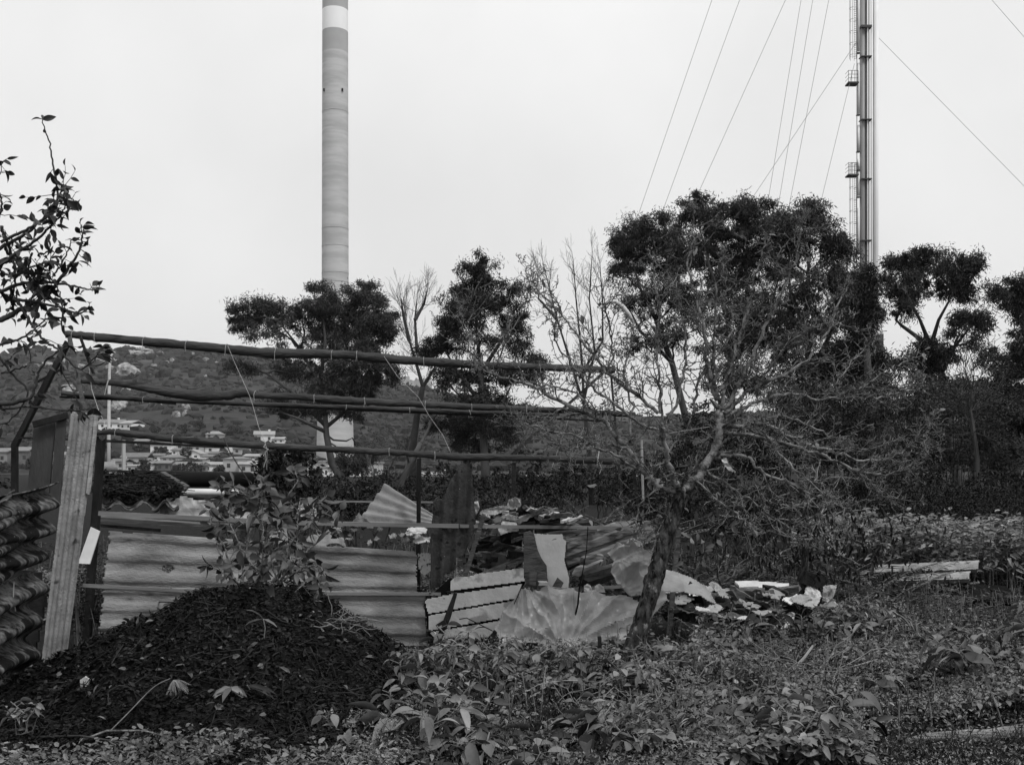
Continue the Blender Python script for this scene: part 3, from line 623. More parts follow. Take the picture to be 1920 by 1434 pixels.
euc('dark eucalyptus crown cut by the right edge of the picture', [(1960, 960), (1950, 800), (1935, 660), (1925, 600)],
    [[(1925, 600), (1900, 560), (1880, 545)], [(1935, 660), (1900, 640)]],
    [(1892, 545, 30, 28), (1918, 575, 28, 34), (1870, 545, 12, 12, .7), (1940, 540, 30, 30), (1905, 690, 34, 30, .9), (1862, 675, 26, 24, .4), (1925, 650, 30, 40)], 42, mat='eucb')
euc('low dark leafy tree filling the right edge under the taller crowns', [(1905, 960), (1902, 860), (1900, 800)], [[(1900, 800), (1880, 740)], [(1900, 800), (1915, 740)]],
    [(1890, 730, 38, 34), (1905, 790, 40, 40), (1865, 790, 30, 34), (1925, 740, 34, 40), (1890, 850, 45, 34)], 28, mat='black', L=.13)

# leafless trees
def grow(m, p, d, L, r, lv, kink=.18, up=.25, nb=(3, 5), spread=.55, ratio=.62, k=5, rmin=.004, seg=6, droop=0):
    n = seg; pts = [np.array(p, float)]; dd = unit(d)
    for i in range(n): dd = unit(dd+rng.normal(size=3)*kink+[0, 0, up*.3-droop*.1*i]); pts.append(pts[-1]+dd*L/n)
    pts = np.array(pts); m.tube(pts, np.maximum(np.linspace(r, r*.45, n+1), rmin), k if lv > 0 else 4, cap=lv > 0)
    if lv > 0:
        for _ in range(int(rng.integers(nb[0], nb[1]+1))):
            i = int(rng.integers(1, n+1)); b = unit(pts[min(i, n)]-pts[i-1])
            q = unit(b+rng.normal(size=3)*spread+[0, 0, up]); grow(m, pts[i], q, L*ratio*R(.7, 1.2), r*.5*(1-.3*i/n)+.0005, lv-1, kink, up, nb, spread, ratio, k, rmin, seg, droop)
def bare(label, trunk, limbs, d, w0, L, lv=3):
    tp = [P(x, y, d) for x, y in trunk]; tp[0][2] = min(0, tp[0][2]); t = thing('leafless_tree', label, 'tree', tp[0], 'leafless trees among the eucalyptus')
    MB().tube(tp, np.linspace(w0, w0*.6, len(tp)), 7).build('trunk', M['eubark'], t, smooth=True)
    m = MB()
    for lb in limbs:
        q = [P(x, y, d+(R(-.4, .4) if i else 0)) for i, (x, y) in enumerate(lb)]; m.tube(q, np.linspace(w0*.42, w0*.1, len(q)), 6)
        for i in range(1, len(q)):
            for _ in range(4):
                f = R(0, 1); a = q[i-1]*(1-f)+q[i]*f; grow(m, a, unit(q[i]-q[i-1])+rng.normal(size=3)*.34, L*.8, .012, lv-1, kink=.1, up=.12, nb=(3, 4), spread=.3, ratio=.7, rmin=.0035)
        grow(m, q[-1], q[-1]-q[-2], L*.6, .013, lv-1, kink=.08, up=.15, nb=(3, 5), spread=.3, ratio=.7, rmin=.0035)
    m.build('branches', M['eubark'], t)
bare('small leafless tree with a fine fan of twigs right of the wind-blown eucalyptus', [(778, 905), (772, 850), (782, 780), (793, 725)], [[(793, 725), (780, 680), (768, 640), (760, 600)], [(782, 660), (778, 600), (782, 560)], [(793, 725), (815, 690), (820, 660)], [(768, 640), (756, 590), (752, 560)], [(778, 600), (795, 570), (800, 550)]], 45, .2, 1.1)
bare('pale tall leafless tree with thin upright stems against the bright sky', [(1110, 930), (1105, 850), (1095, 760)], [[(1095, 760), (1070, 680), (1045, 600), (1030, 540), (1020, 500)], [(1095, 760), (1090, 660), (1080, 560), (1075, 490)], [(1095, 750), (1115, 660), (1105, 560), (1110, 480)], [(1090, 700), (1130, 640), (1130, 560), (1125, 500)], [(1045, 600), (1010, 560), (1008, 520)]], 48, .15, 1.1)
bare('thin leafless shrub low in front of the hillside, right of the eucalyptus trunk', [(722, 930), (722, 915)], [[(722, 925), (700, 890), (690, 860)], [(722, 925), (730, 880), (745, 850)], [(722, 925), (750, 890), (790, 850)]], 30, .05, .6, 2)
bare('leaning dark leafless tree beside the upright corrugated sheet', [(742, 940), (752, 905), (768, 870), (790, 830)], [[(790, 830), (810, 790), (830, 760)], [(768, 870), (760, 840), (740, 820)]], 30, .11, .7, 2)

# hedge and shrub masses
def mass(name, label, cat, blobs, d, mat, L, W, dens=1., group=None, depth=1., up=0., clump=.25, T=T_Q, stems=True):
    b0 = blobs[0]; base = P(b0[0], 900, d); base[2] = 0; t = thing(name, label, cat, base, group); m = MB(); ms = MB()
    for bl in blobs:
        x, y, rx, ry = bl[:4]; de = bl[4] if len(bl) > 4 else 1.
        c = P(x, y, d+R(-.6, .6)*depth); rad = np.array([PX(rx, d), depth, PX(ry, d)]); n = int(dens*de*rad[0]*rad[2]/(L*W)*17)+40
        crown_leaves(m, c, rad, n, L, W, clump=clump, nc=max(8, n//45), droop=.1-up, T=T)
        if stems:
            for _ in range(4): ms.tube(wander(np.array([c[0]+R(-.2, .2), c[1], 0.]), c+[R(-1, 1)*rad[0]*.8, R(-.4, .4), R(-.3, .9)*rad[2]], 6, .05), np.linspace(.02, .005, 6), 4, cap=False)
    m.build('foliage', M[mat], t)
    if stems: ms.build('stems', M['twigd'], t)
    return t
mass('hedge', 'small-leaved clipped hedge behind the left rubble, below the tree trunks', 'hedge', [(600, 935, 50, 42), (660, 935, 50, 44), (710, 935, 50, 46), (560, 950, 40, 40), (760, 945, 40, 36)], 19, 'leafd', .07, .035, 1.1, clump=.18, depth=.8)
mass('hedge', 'patchy hedge behind the upright corrugated sheet and the ferns', 'hedge', [(815, 950, 44, 30), (860, 945, 40, 34), (920, 955, 44, 30), (980, 950, 50, 26), (1040, 965, 50, 30)], 19, 'leafd', .07, .035, .9, clump=.18, depth=.8)
mass('shrub', 'dark upright evergreen shrub rising behind the leafy sapling', 'shrub', [(515, 880, 24, 30), (540, 860, 26, 34), (570, 880, 28, 34), (530, 910, 45, 36), (500, 900, 22, 24), (590, 905, 20, 24), (545, 950, 50, 40)], 15, 'black', .09, .04, 1.1, up=.4, clump=.16, depth=.5)
mass('shrub', 'dark shrub standing between the pergola braces under the far trunks', 'shrub', [(985, 880, 40, 34), (960, 910, 30, 26), (1010, 920, 40, 26), (830, 890, 36, 24, .5), (880, 880, 30, 26, .6), (1075, 905, 40, 30)], 24, 'black', .1, .045, .8, clump=.22)
for i, (lb, bl, d, mt, L) in enumerate([
  ('grey-green bushy shrub behind the right tips of the pear branches', [(1560, 760, 60, 54), (1620, 750, 60, 54), (1510, 760, 50, 44), (1660, 800, 60, 50), (1600, 830, 70, 50), (1540, 840, 50, 50)], 27, 'scrub', .1),
  ('fine-leaved tall shrub below the rounded eucalyptus on the right', [(1700, 750, 54, 46), (1750, 755, 60, 50), (1790, 750, 44, 44), (1650, 740, 44, 40), (1830, 740, 40, 36, .8), (1740, 830, 70, 55), (1690, 850, 50, 50), (1800, 830, 40, 50)], 25, 'scrub', .09),
  ('bright scrubby bush with a pale bare stem at the right', [(1840, 790, 40, 50), (1880, 770, 44, 50), (1830, 860, 44, 50), (1875, 850, 40, 50), (1910, 870, 40, 60)], 23, 'scrub', .09),
  ('dark shrub tangled behind the pear tree crown centre', [(1300, 860, 60, 50), (1380, 850, 60, 55), (1440, 860, 60, 50), (1480, 800, 50, 50), (1330, 790, 60, 40, .7), (1250, 900, 50, 50)], 26, 'black', .1),
  ('shadowy shrub behind the pear trunk fork', [(1180, 920, 60, 50), (1240, 940, 60, 50), (1310, 950, 60, 50), (1370, 960, 60, 50)], 20, 'black', .09),
  ('dense dark bush continuing the hedge beyond the right edge', [(2000, 930, 70, 60), (2120, 920, 80, 70), (2260, 920, 80, 70), (2400, 920, 80, 70), (2060, 820, 80, 60), (2200, 800, 80, 70), (2360, 800, 80, 70)], 22, 'black', .12),
  ('dense dark bush beyond the left edge behind the boards', [(-60, 920, 80, 60), (-200, 920, 90, 60), (-330, 910, 90, 60)], 20, 'black', .12),
  ('dense small-leaved dark bush low on the right behind the pale weeds', [(1700, 955, 60, 42), (1760, 950, 60, 46), (1820, 950, 60, 44), (1880, 960, 60, 40), (1640, 965, 50, 40)], 19, 'black', .06),
  ('dense black-green bush above the pale weeds left of the small-leaved one', [(1430, 960, 60, 48), (1490, 950, 60, 50), (1550, 950, 60, 50), (1600, 940, 60, 50), (1650, 910, 60, 45), (1720, 900, 60, 35)], 21, 'black', .09),
  ('dark hanging-leaved bush at the far right edge above the weeds', [(1850, 910, 50, 30), (1905, 920, 40, 50), (1940, 900, 30, 80)], 20, 'black', .1)]):
    mass('shrub', lb, 'shrub', bl, d, mt, L, L*.38, .95, group='shrubs massed along the back of the plot')
for i, (lb, x0, d, h) in enumerate([('dark shrub in the far belt, behind the hedge end', 600, 34, 26), ('dark shrub in the far belt, behind the fan-shaped sheet', 720, 33, 28), ('dark shrub in the far belt, left of the slim eucalyptus trunk', 830, 34, 26), ('dark shrub in the far belt, right of the slim eucalyptus trunk', 960, 33, 34), ('dark shrub in the far belt, behind the ferns', 1080, 32, 40), ('dark shrub in the far belt, behind the pole ends', 1190, 31, 44), ('dark shrub in the far belt, behind the pear fork', 1290, 30, 60)]):
    mass('shrub', lb, 'shrub', [(x0-44, 915, 40, h*.8), (x0, 905, 44, h), (x0+48, 912, 40, h*.85)], d, 'black' if i % 2 else 'leafd', .11, .05, .8, group='far belt of shrubs beyond the rubble', clump=.25)
# pale bare stem in the bright bush
t = thing('leafless_tree', 'thin pale bare trunk standing in the scrub at the right', 'tree', P(1830, 960, 22)); m = MB()
pts = [P(1832, 960, 22), P(1833, 860, 22), P(1826, 810, 22), P(1820, 770, 22), P(1822, 730, 22)]; pts[0][2] = 0
m.tube(pts, [.05, .045, .04, .03, .02], 6); m.build('trunk', M['eubark'], t); m = MB()
for q in pts[2:]:
    for _ in range(6): grow(m, q, rng.normal(size=3)+[0, 0, .8], .7, .014, 2, rmin=.004)
m.build('branches', M['twigd'], t)

# ------------------------------------------------------------------ compost heap
hx = np.arange(-4.4, .4, .045); hy = np.arange(5.5, 9.1, .045); A, B = np.meshgrid(hx, hy); idx = np.arange(A.size).reshape(A.shape)
Z = heap(A, B); Z = np.where(Z > -.015, Z, -.3)
m = MB().add(np.stack([A, B, Z], -1).reshape(-1, 3), np.stack([idx[:-1, :-1], idx[:-1, 1:], idx[1:, 1:], idx[1:, :-1]], -1).reshape(-1, 4))
hp = tag(m.build('compost_heap', M['heap'], smooth=True), 'large dark heap of rotting compost and twigs in the left foreground', 'heap')
# litter on the heap and the soil round it
def on_top(n, x0, x1, y0, y1, ok=None):
    X = rng.uniform(x0, x1, n); Y = rng.uniform(y0, y1, n)
    if ok is not None: k = ok(X, Y); X, Y = X[k], Y[k]
    return X, Y, top(X, Y)
inview = lambda X, Y: np.abs(X/Y*F) < 1000
heapzone = lambda X, Y: (heap(X, Y) > .0) | ((X < -2.0) & (Y < 8.9)) | (X+ (Y-5.5)*.25 < -.75+1.1*vn(X*2, Y*2, 77))
X, Y, Z = on_top(76000, -4.6, .7, 5.2, 9.0, lambda X, Y: inview(X, Y) & heapzone(X, Y)); n = len(X)
m = MB(); leaves(m, np.stack([X, Y, Z+rng.uniform(0, .025, n)], -1), np.stack([rng.normal(size=n), rng.normal(size=n), rng.normal(size=n)*.45], -1), np.stack([rng.normal(size=n)*.7, rng.normal(size=n)*.7, np.ones(n)], -1), rng.uniform(.015, .06, n), rng.uniform(.008, .03, n), T_Q)
X, Y, Z = on_top(2600, -4.6, .7, 5.2, 9.0, lambda X, Y: inview(X, Y) & heapzone(X, Y))
for a, b, c in zip(X, Y, Z):
    th = R(0, 2*pi); L = R(.05, .26); q = np.array([cos(th), sin(th), 0])*L; b2 = (a+q[0], b+q[1]); mid = np.array([a+q[0]*.5+R(-.02, .02), b+q[1]*.5, float(top(a+q[0]*.5, b+q[1]*.5))+R(.005, .05)])
    m.tube([[a, b, c+R(0, .02)], mid, [b2[0], b2[1], float(top(*b2))+R(0, .05)]], R(.0015, .005), 4, cap=False)
tag(m.build('compost_litter', M['chips'], loc=(0, 0, 0)), 'dark chips, rotted leaves and twigs strewn over the compost heap', 'litter', kind='stuff')
X, Y, Z = on_top(1100, -4.6, .7, 5.2, 8.8, lambda X, Y: inview(X, Y) & heapzone(X, Y)); n = len(X); m = MB()
leaves(m, np.stack([X, Y, Z+.02], -1), np.stack([rng.normal(size=n), rng.normal(size=n), rng.normal(size=n)*.4], -1), np.stack([rng.normal(size=n)*.6, rng.normal(size=n)*.6-.3, np.ones(n)], -1), rng.uniform(.025, .085, n), rng.uniform(.015, .045, n), T_M)
tag(m.build('dead_leaves', M['litter'], loc=(0, 0, 0)), 'pale dead leaves scattered over the dark compost heap', 'leaves', kind='stuff')

def onheap(px, py):      # where a pixel of the photo lies on the heap or ground
    Ys = np.linspace(4.5, 30, 2500); X = (px-CX)/F*Ys; z = top(X, Ys); h = np.where(z >= CZ-(py-HY)/F*Ys)[0]
    Y = Ys[h[0]] if len(h) else 9.; return np.array([(px-CX)/F*Y, Y, float(top((px-CX)/F*Y, Y))])
def stick(px, r, label, mat='twigd', lift=.02, name='stick', cat='stick'):
    q = [onheap(x, y)+[0, 0, lift+(.03 if 0 < i < len(px)-1 else 0)] for i, (x, y) in enumerate(px)]
    return tag(MB().tube(q, np.linspace(r, r*.6, len(q)), 6).build(name, M[mat], smooth=True), label, cat)
stick([(150, 1397), (200, 1386), (270, 1388), (330, 1392)], .008, 'long thin stick lying along the foot of the heap at the left', 'twig')
stick([(60, 1388), (150, 1396), (240, 1402)], .008, 'dark stick lying at the lower left corner of the heap', 'twigd')
stick([(225, 1132), (255, 1140), (330, 1142)], .009, 'forked dark stick jutting from the left crest of the heap', 'twigd', .05)
# dry flower stalk
a, b = onheap(205, 1385)+[0, 0, .03], onheap(325, 1298)+[0, 0, .07]
t = thing('dry_flower_stalk', 'pale dry stalk with a feathery seed head lying on the heap', 'dry stalk', a)
MB().tube([a+(b-a)*f+[.02*sin(f*5), 0, .05*sin(pi*f)+.01] for f in np.linspace(0, 1, 12)], np.linspace(.0035, .002, 12), 5).build('stalk', M['stem'], t); m = MB()
for _ in range(60):
    th = R(-.9, .9); L = R(.06, .13); q = np.array([sin(th+.5)*L, -.03, -cos(th+.5)*L*.9]); m.tube([b, b+q*.5+[0, 0, .012], b+q], [.002, .0015, .001], 3, cap=False)
m.build('seed_head', M['straw'], t)
def sprig(px, py, label, n, L, W, mat, ang=(-.8, .8), stem=.12, droop=.3, up=.5, name='leaf_sprig'):
    p = onheap(px, py)+[0, 0, .01]; t = thing(name, label, 'sprig', p); tip = p+[0, -.02, stem]
    MB().tube([p, (p+tip)/2+[.01, 0, 0], tip], .004, 5).build('stem', M['straw'], t); m = MB(); C = []; D = []
    for i in range(n): a = ang[0]+(ang[1]-ang[0])*(i+R(-.2, .2))/max(1, n-1); C.append(tip); D.append([sin(a), -.35+R(-.2, .2), cos(a)*up-droop])
    leaves(m, np.array(C), np.array(D), np.array([[0, -.7, 1.]]*n), np.full(n, L)*rng.uniform(.8, 1.2, n), W, T_M); m.build('leaves', M[mat], t, smooth=True)
sprig(495, 1200, 'three pale drooping leaves on one stalk stuck upright in the heap', 3, .13, .022, 'litter', (-1.6, 1.5), .13)
sprig(435, 1305, 'wilted bunch of broad grey leaves lying on the front of the heap', 9, .11, .045, 'leaf', (-1.8, 1.7), .05, .35, .1)
sprig(465, 1300, 'long folded dead leaves lying beside the wilted bunch on the heap', 5, .17, .035, 'leafd', (1.1, 1.9), .04, .2, .2)
tag(MB().slab([onheap(150, 1290)+[dx, 0, dz] for dx, dz in [(0, 0), (.05, .01), (.06, .05), (.03, .07), (0, .05)]], [0, .02, 0]).build('pale_stone', M['plaster'], smooth=False), 'small pale broken lump lying on the left of the heap', 'stone')

# ------------------------------------------------------------------ pergola
def fd(px): return 9.0+(px-150)/1050*1.3          # the pergola recedes a little to the right
T0 = P(190, 1225, fd(190)); T0[2] = 0
pg = thing('pergola', 'makeshift pergola of cloth-wrapped poles, leaning posts and thin battens tied with string', 'pergola', T0)
def wrapped(pts, off, w, name='wrapped_pole', k=10, sub=8, ties=()):
    pts = np.array(pts, float); n = (len(pts)-1)*sub+1; s_ = np.linspace(0, len(pts)-1, n); xy = np.stack([np.interp(s_, range(len(pts)), pts[:, 0]), np.interp(s_, range(len(pts)), pts[:, 1])], -1)
    ker = np.ones(5)/5
    yy = np.convolve(np.pad(xy[:, 1], 2, 'edge'), ker, 'valid'); wv = np.interp(s_, range(len(pts)), pts[:, 2] if pts.shape[1] > 2 else [w]*len(pts))
    yy = yy+rng.normal(size=n)*.35; p = np.array([P(x, y, fd(x)+off) for x, y in zip(xy[:, 0], yy)]); r = wv/2/F*p[:, 1]*(1+.05*rng.normal(size=n))
    o = MB().tube(p, r, k).build(name, M['wrap'], pg, smooth=True)
    for tx in ties:
        i = int(np.argmin(np.abs(xy[:, 0]-tx))); q = p[i]; R_ = r[i]*1.12; a = np.linspace(0, 2*pi, 15); tl = R(-.01, .01)
        m = MB(); m.tube([q+[tl*sin(z), R_*cos(z), R_*sin(z)] for z in a], .0022, 4, cap=False); m.tube([q+[0, -R_, 0], q+[R(-.01, .01), -R_*1.1, -R_*1.3]], .0018, 4); m.build('tie', M['string'], o)
    return o
wrapped([(122, 626, 13), (180, 632, 17), (300, 643, 17), (400, 652, 17), (500, 662, 20), (640, 664, 16), (760, 676, 17), (900, 684, 15), (1050, 690, 14), (1152, 694, 13)], .9, 16, ties=(140, 185, 270, 353, 431, 511, 618, 665, 790, 1020, 1090))
MB().slab([P(430, 655, fd(430)+.88), P(505, 663, fd(500)+.88), P(503, 674, fd(500)+.88), P(470, 668, fd(470)+.88)], [0, .01, 0]).build('loose_flap', M['wrap'], pg)
wrapped([(152, 714, 9), (190, 717, 11), (205, 716, 12), (260, 724, 15), (320, 736, 20), (370, 742, 22), (420, 742, 19), (462, 735, 16), (480, 741, 12), (560, 744, 14), (640, 750, 15), (760, 757, 13), (860, 761, 12), (960, 766, 12), (1070, 770, 11), (1190, 778, 11)], .4, 14, ties=(205, 478, 587, 690, 795, 890, 985))
wrapped([(115, 738, 7), (180, 741, 10), (260, 748, 9), (330, 751, 7), (470, 757, 8), (650, 763, 8), (750, 768, 8), (900, 773, 7), (1040, 778, 6)], 1.1, 8, ties=(267, 640, 760, 890))
wrapped([(180, 812, 9), (210, 809, 11), (230, 811, 14), (300, 820, 13), (400, 830, 14), (500, 836, 13), (640, 843, 13), (760, 849, 12), (850, 856, 15), (1000, 858, 12), (1080, 862, 14), (1185, 866, 14)], 0., 14, ties=(218, 322, 724, 812, 1122))
for a, b, w, of in [((112, 744), (1150, 790), 4, 1.15), ((188, 826), (420, 838), 5, .3), ((185, 745), (330, 757), 4, 1.2)]:
    MB().beam(P(*a, fd(a[0])+of), P(*b, fd(b[0])+of), PX(w, 9.5), .03).build('rod', M['post'], pg)
# posts, rafters
for a, b, w, of0, of1, mt in [((190, 822), (160, 1225), 16, .05, .05, 'post'), ((128, 640), (28, 835), 13, .9, .9, 'post'), ((28, 830), (27, 960), 13, .9, .9, 'post'), ((130, 632), (160, 775), 8, .5, .3, 'wood'), ((175, 700), (150, 630), 6, .6, .6, 'woodd'), ((30, 820), (180, 826), 5, .8, .2, 'post'), ((120, 690), (65, 718), 5, .9, .9, 'post'),
    ((786, 858), (783, 985), 12, .4, .4, 'post'), ((964, 866), (957, 975), 12, .7, .7, 'woodd'), ((960, 852), (1130, 700), 9, .7, 1.2, 'woodd'), ((836, 868), (852, 900), 6, .2, .2, 'post'), ((1272, 990), (1254, 1150), 13, -.2, -.2, 'wood'), ((1145, 695), (1170, 980), 6, 1., .6, 'woodd'), ((1185, 866), (1205, 1000), 8, 0, .1, 'woodd')]:
    a3, b3 = P(*a, fd(a[0])+of0), P(*b, fd(b[0])+of1)
    if b[1] > 950 and b[1] < 1300 and w > 9: b3[2] = min(b3[2], 0.)
    MB().beam(a3, b3, PX(w, 9.5), PX(w, 9.5)*.7, up=(0, 1, 0), jit=.12).build('post' if abs(a[0]-b[0]) < 45 else 'rafter', M[mt], pg)
def rail(pts, w, of=-.12, mt='batten', name='rail'):
    for i in range(len(pts)-1):
        a, b = pts[i], pts[i+1]; MB().beam(P(*a, fd(a[0])+of-.0), P(*b, fd(b[0])+of), PX(w, 9.3), .022, jit=.06, seg=8, ends=.05).build(name, M[mt], pg)
rail([(184, 962), (535, 979)], 8); rail([(538, 979.5), (860, 986), ], 8, -.13); rail([(862, 986), (1225, 990)], 6.5, -.13)
rail([(155, 1097), (400, 1110)], 6); rail([(520, 1112), (845, 1113)], 6); rail([(846, 1113.5), (1010, 1107), ], 6, -.14); rail([(1011, 1107), (1282, 1094)], 6, -.15)
rail([(566, 939), (880, 942)], 4, 1.5)
def strand(pts, r=.0022, mt='string', of=-.05, name='string', par=None):
    q = np.array([P(x, y, fd(x)+(o if o is not None else of)) for x, y, o in pts]); MB().tube(q, r, 4, cap=False).build(name, M[mt], par or pg)
strand([(427, 648, .75), (440, 680, .7), (462, 728, .3), (468, 742, .25), (474, 760, .2), (485, 800, .05), (497, 830, -.1), (501, 845, -.12), (500, 880, -.1)])
strand([(405, 660, .85), (385, 700, .5), (373, 720, .4)], .003, 'stringd'); strand([(369, 722, .35), (376, 718, .3), (371, 726, .3), (378, 724, .3)])
strand([(720, 668, .85), (745, 705, .5), (785, 745, .3), (805, 780, .1), (830, 815, .0), (845, 848, -.1)])
strand([(420, 822, -.1), (430, 845, -.1), (445, 870, -.1), (465, 900, -.1), (480, 940, -.15)], .005, 'stringd')
strand([(167, 690, .3), (172, 730, .3), (185, 770, .1), (195, 790, .1), (200, 812, 0)], .0025)
strand([(206, 700, .35), (200, 722, .3), (196, 740, .3)], .0035)
strand([(352, 756, .9), (330, 775, .6), (310, 800, .3), (298, 812, .1)], .003, 'stringd')
strand([(1124, 840, 0), (1121, 862, -.1), (1128, 878, -.1), (1124, 888, -.1)], .0035)
strand([(498, 832, -.12), (494, 838, -.15), (503, 842, -.15), (497, 848, -.14), (499, 862, -.12), (494, 876, -.1)], .005)

# ------------------------------------------------------------------ corrugated sheets and boards
def corr(name, label, c, waves, amp, mat, along='u', nu=90, nv=30, th=.008, warp=0., seed=0, rough=0.005, mask=None, group='old corrugated cement sheets', holes=()):
    def d(u, v):
        t = u if along == 'u' else v
        z = amp*np.tanh(1.7*np.sin(2*pi*waves*t+.6+.25*fbm(u*2, v*2, seed+7)))+warp*2*fbm(u*1.6, v*1.6, seed+5)+rough*fbm(u*25, v*25, seed)
        return z
    hs = list(holes); sd_ = seed
    def mk(u, v):
        k = np.ones(u.shape, bool) if mask is None else mask(u, v)
        e = .018*fbm(u*9, v*9, sd_+40)+.01*fbm(u*40, v*40, sd_+41)
        k &= (u > .006+e) & (u < .994-e) & (v > .006-e) & (v < .994+e)
        for (hu, hv, ru, rv) in hs: k &= ((u-hu)/ru)**2+((v-hv)/rv)**2+.9*fbm(u*18, v*18, 3) > 1
        return k
    return tag(patch([P(*q) for q in c], nu, nv, d, th, mk).build(name, M[mat], smooth=True), label, 'corrugated sheet', group)
# the long panel: upper and lower sheet, ribs running left to right
corr('corrugated_sheet', 'long grey corrugated sheet standing on edge behind the heap, upper of the overlapping two', [(203, 995, 9.0), (785, 1034, 9.75), (783, 1112, 9.72), (190, 1104, 8.98)], 2.7, .010, 'ctop', 'v', 220, 50, seed=3, warp=.05, holes=[(.19, .62, .018, .07)])
corr('corrugated_sheet', 'long grey corrugated sheet below the upper one, its foot in the weeds', [(192, 1098, 8.95), (800, 1112, 9.7), (806, 1215, 9.66), (178, 1205, 8.9)], 3.1, .011, 'ctop', 'v', 220, 50, seed=8, warp=.04)
corr('corrugated_sheet', 'lifted broken corner of corrugated sheet behind the sapling, left piece', [(508, 1002, 9.5), (535, 985, 9.6), (540, 1014, 9.5), (500, 1014, 9.4)], 1, .015, 'ctop', 'u', 30, 16, seed=4)
corr('corrugated_sheet', 'lifted broken corner of corrugated sheet above the long panel, right piece', [(575, 1008, 9.55), (640, 986, 9.8), (650, 1022, 9.65), (570, 1018, 9.5)], 1.6, .02, 'ctop', 'u', 40, 20, seed=5)
# upright pale strip at the left
corr('corrugated_sheet', 'tall pale corrugated strip leaning upright at the left like a gatepost', [(133, 772, 8.3), (183, 775, 8.35), (124, 1250, 8.2), (76, 1250, 8.1)], 2.6, .014, 'cvert', 'u', 70, 150, seed=11, warp=.01)
MB_ = MB().beam(P(181, 778, 8.33), P(165, 925, 8.3), .03, .02, jit=.3, seg=14, up=(0, 1, 0)); tag(MB_.build('edge_lath', M['woodp']), 'thin splintered pale lath along the right edge of the tall strip', 'lath')
# dark boards behind the strip
tag(MB().slab([P(64, 795, 8.9), P(104, 785, 8.9), P(92, 925, 8.9), P(50, 925, 8.9)], [0, .02, 0]).build('door_board', M['panel']), 'wide flat grey board standing left of the tall pale strip', 'board')
tag(MB().slab([P(106, 786, 8.87), P(124, 780, 8.87), P(112, 935, 8.87), P(94, 935, 8.87)], [0, .02, 0]).build('door_board', M['panel']), 'narrow grey board between the wide board and the tall strip', 'board')
tag(MB().beam(P(62, 796, 8.85), P(128, 778, 8.85), .03, .05, up=(0, 1, 0)).build('top_rail', M['woodd']), 'dark sloping batten capping the two grey boards', 'batten')
# crumpled stacked sheets at the left edge
def leftsheet(label, x0, x1t, x1b, yt, yb, waves, seed, dn=6.0, df=8.0, amp=.062, lift=0):
    c = [P(x0, yt+lift+62, dn), P(x1t, yt, df), P(x1b, yb, df-.05), P(x0, yb+45, dn)]
    c = [np.asarray(q) for q in c]
    def d(u, v):
        return amp*np.sin(2*pi*waves*(v+.07*np.sin(u*3+seed)+.05*fbm(u*1.5, v*2, seed+9)))*(1+.5*fbm(u*2, v*3, seed))+.05*fbm(u*2.5, v*2.5, seed+2)+.006*fbm(u*30, v*10, seed)
    e = lambda u, v: (u < .985-.05*(fbm(v*5, v*0, seed)+.5)-.01*vn(v*60, v*0, seed)) & (v > .01+.04*vn(u*8, u*0, seed+1)) & (v < .985-.05*vn(u*9, u*0, seed+7))
    return tag(patch(c, 90, 110, d, .009, e).build('corrugated_sheet', M['cleft'], smooth=True), label, 'corrugated sheet', 'old corrugated cement sheets')
leftsheet('rippled mossy corrugated sheet at the left edge, upper of the stacked pieces', -60, 110, 78, 892, 1065, 3.5, 2)
leftsheet('rippled corrugated sheet at the left edge below the ragged gap', -60, 84, 60, 1062, 1262, 3.2, 6)
leftsheet('short curled corrugated piece at the very left edge beside the ragged gap', -60, 40, 16, 905, 1120, 4., 9, 5.8, 7.2)
tag(polysheet([(0, 1060), (75, 1075), (85, 1130), (60, 1250), (0, 1260)], 8.4, 20, None, .03).build('backing_board', M['woodd']), 'dark rotten board behind the stacked corrugated pieces at the left edge', 'board')
for q, (a, b, lb) in enumerate([((26, 1090), (29, 1145), 'thin pale root hanging over the lower rippled sheet'),]):
    tag(MB().tube([P(*a, 6.9), P(25, 1120, 6.88), P(*b, 6.9)], .004, 5).build('hanging_root', M['straw']), lb, 'root')
# fan-shaped sheet
def fanmask(u, v): return np.ones(u.shape, bool)
c = [P(722, 906, 10.6), P(812, 964, 10.4), P(808, 986, 10.3), P(668, 982, 10.2)]
def fdp(u, v): return .02*np.sin(2*pi*4.2*(v))*(1-.75*u)+.01*fbm(u*9, v*9, 2)
tag(patch(c, 80, 60, fdp, .01).build('corrugated_sheet', M['cfan'], smooth=True), 'fan-shaped pale corrugated fragment propped behind the upper rail', 'corrugated sheet', 'old corrugated cement sheets')
tag(polysheet([(655, 985), (672, 962), (690, 975), (700, 990)], 10.1, 20, crumple(.02, 2, 5, 3), .01).build('cement_fragment', M['ctop']), 'small broken cement fragment at the foot of the fan-shaped piece', 'fragment')
# dark upright sheet
o = [(813, 939), (829, 937), (850, 892), (866, 868), (884, 868), (892, 982), (886, 1005), (877, 1022), (872, 1039), (857, 1047), (854, 1070), (836, 1074), (828, 1097), (807, 1105)]
def dsd(u, v): return .022*np.sin(2*pi*3.4*(u+.12*v))+.02*fbm(u*5, v*5, 2)+.006*fbm(u*30, v*30, 8)
tag(polysheet(o, 9.85, 80, dsd, .01, lambda u, v: -.15*v, .02).build('corrugated_sheet', M['cdark'], smooth=True), 'dark mossy corrugated sheet with torn lower edge standing upright mid-pergola', 'corrugated sheet', 'old corrugated cement sheets')
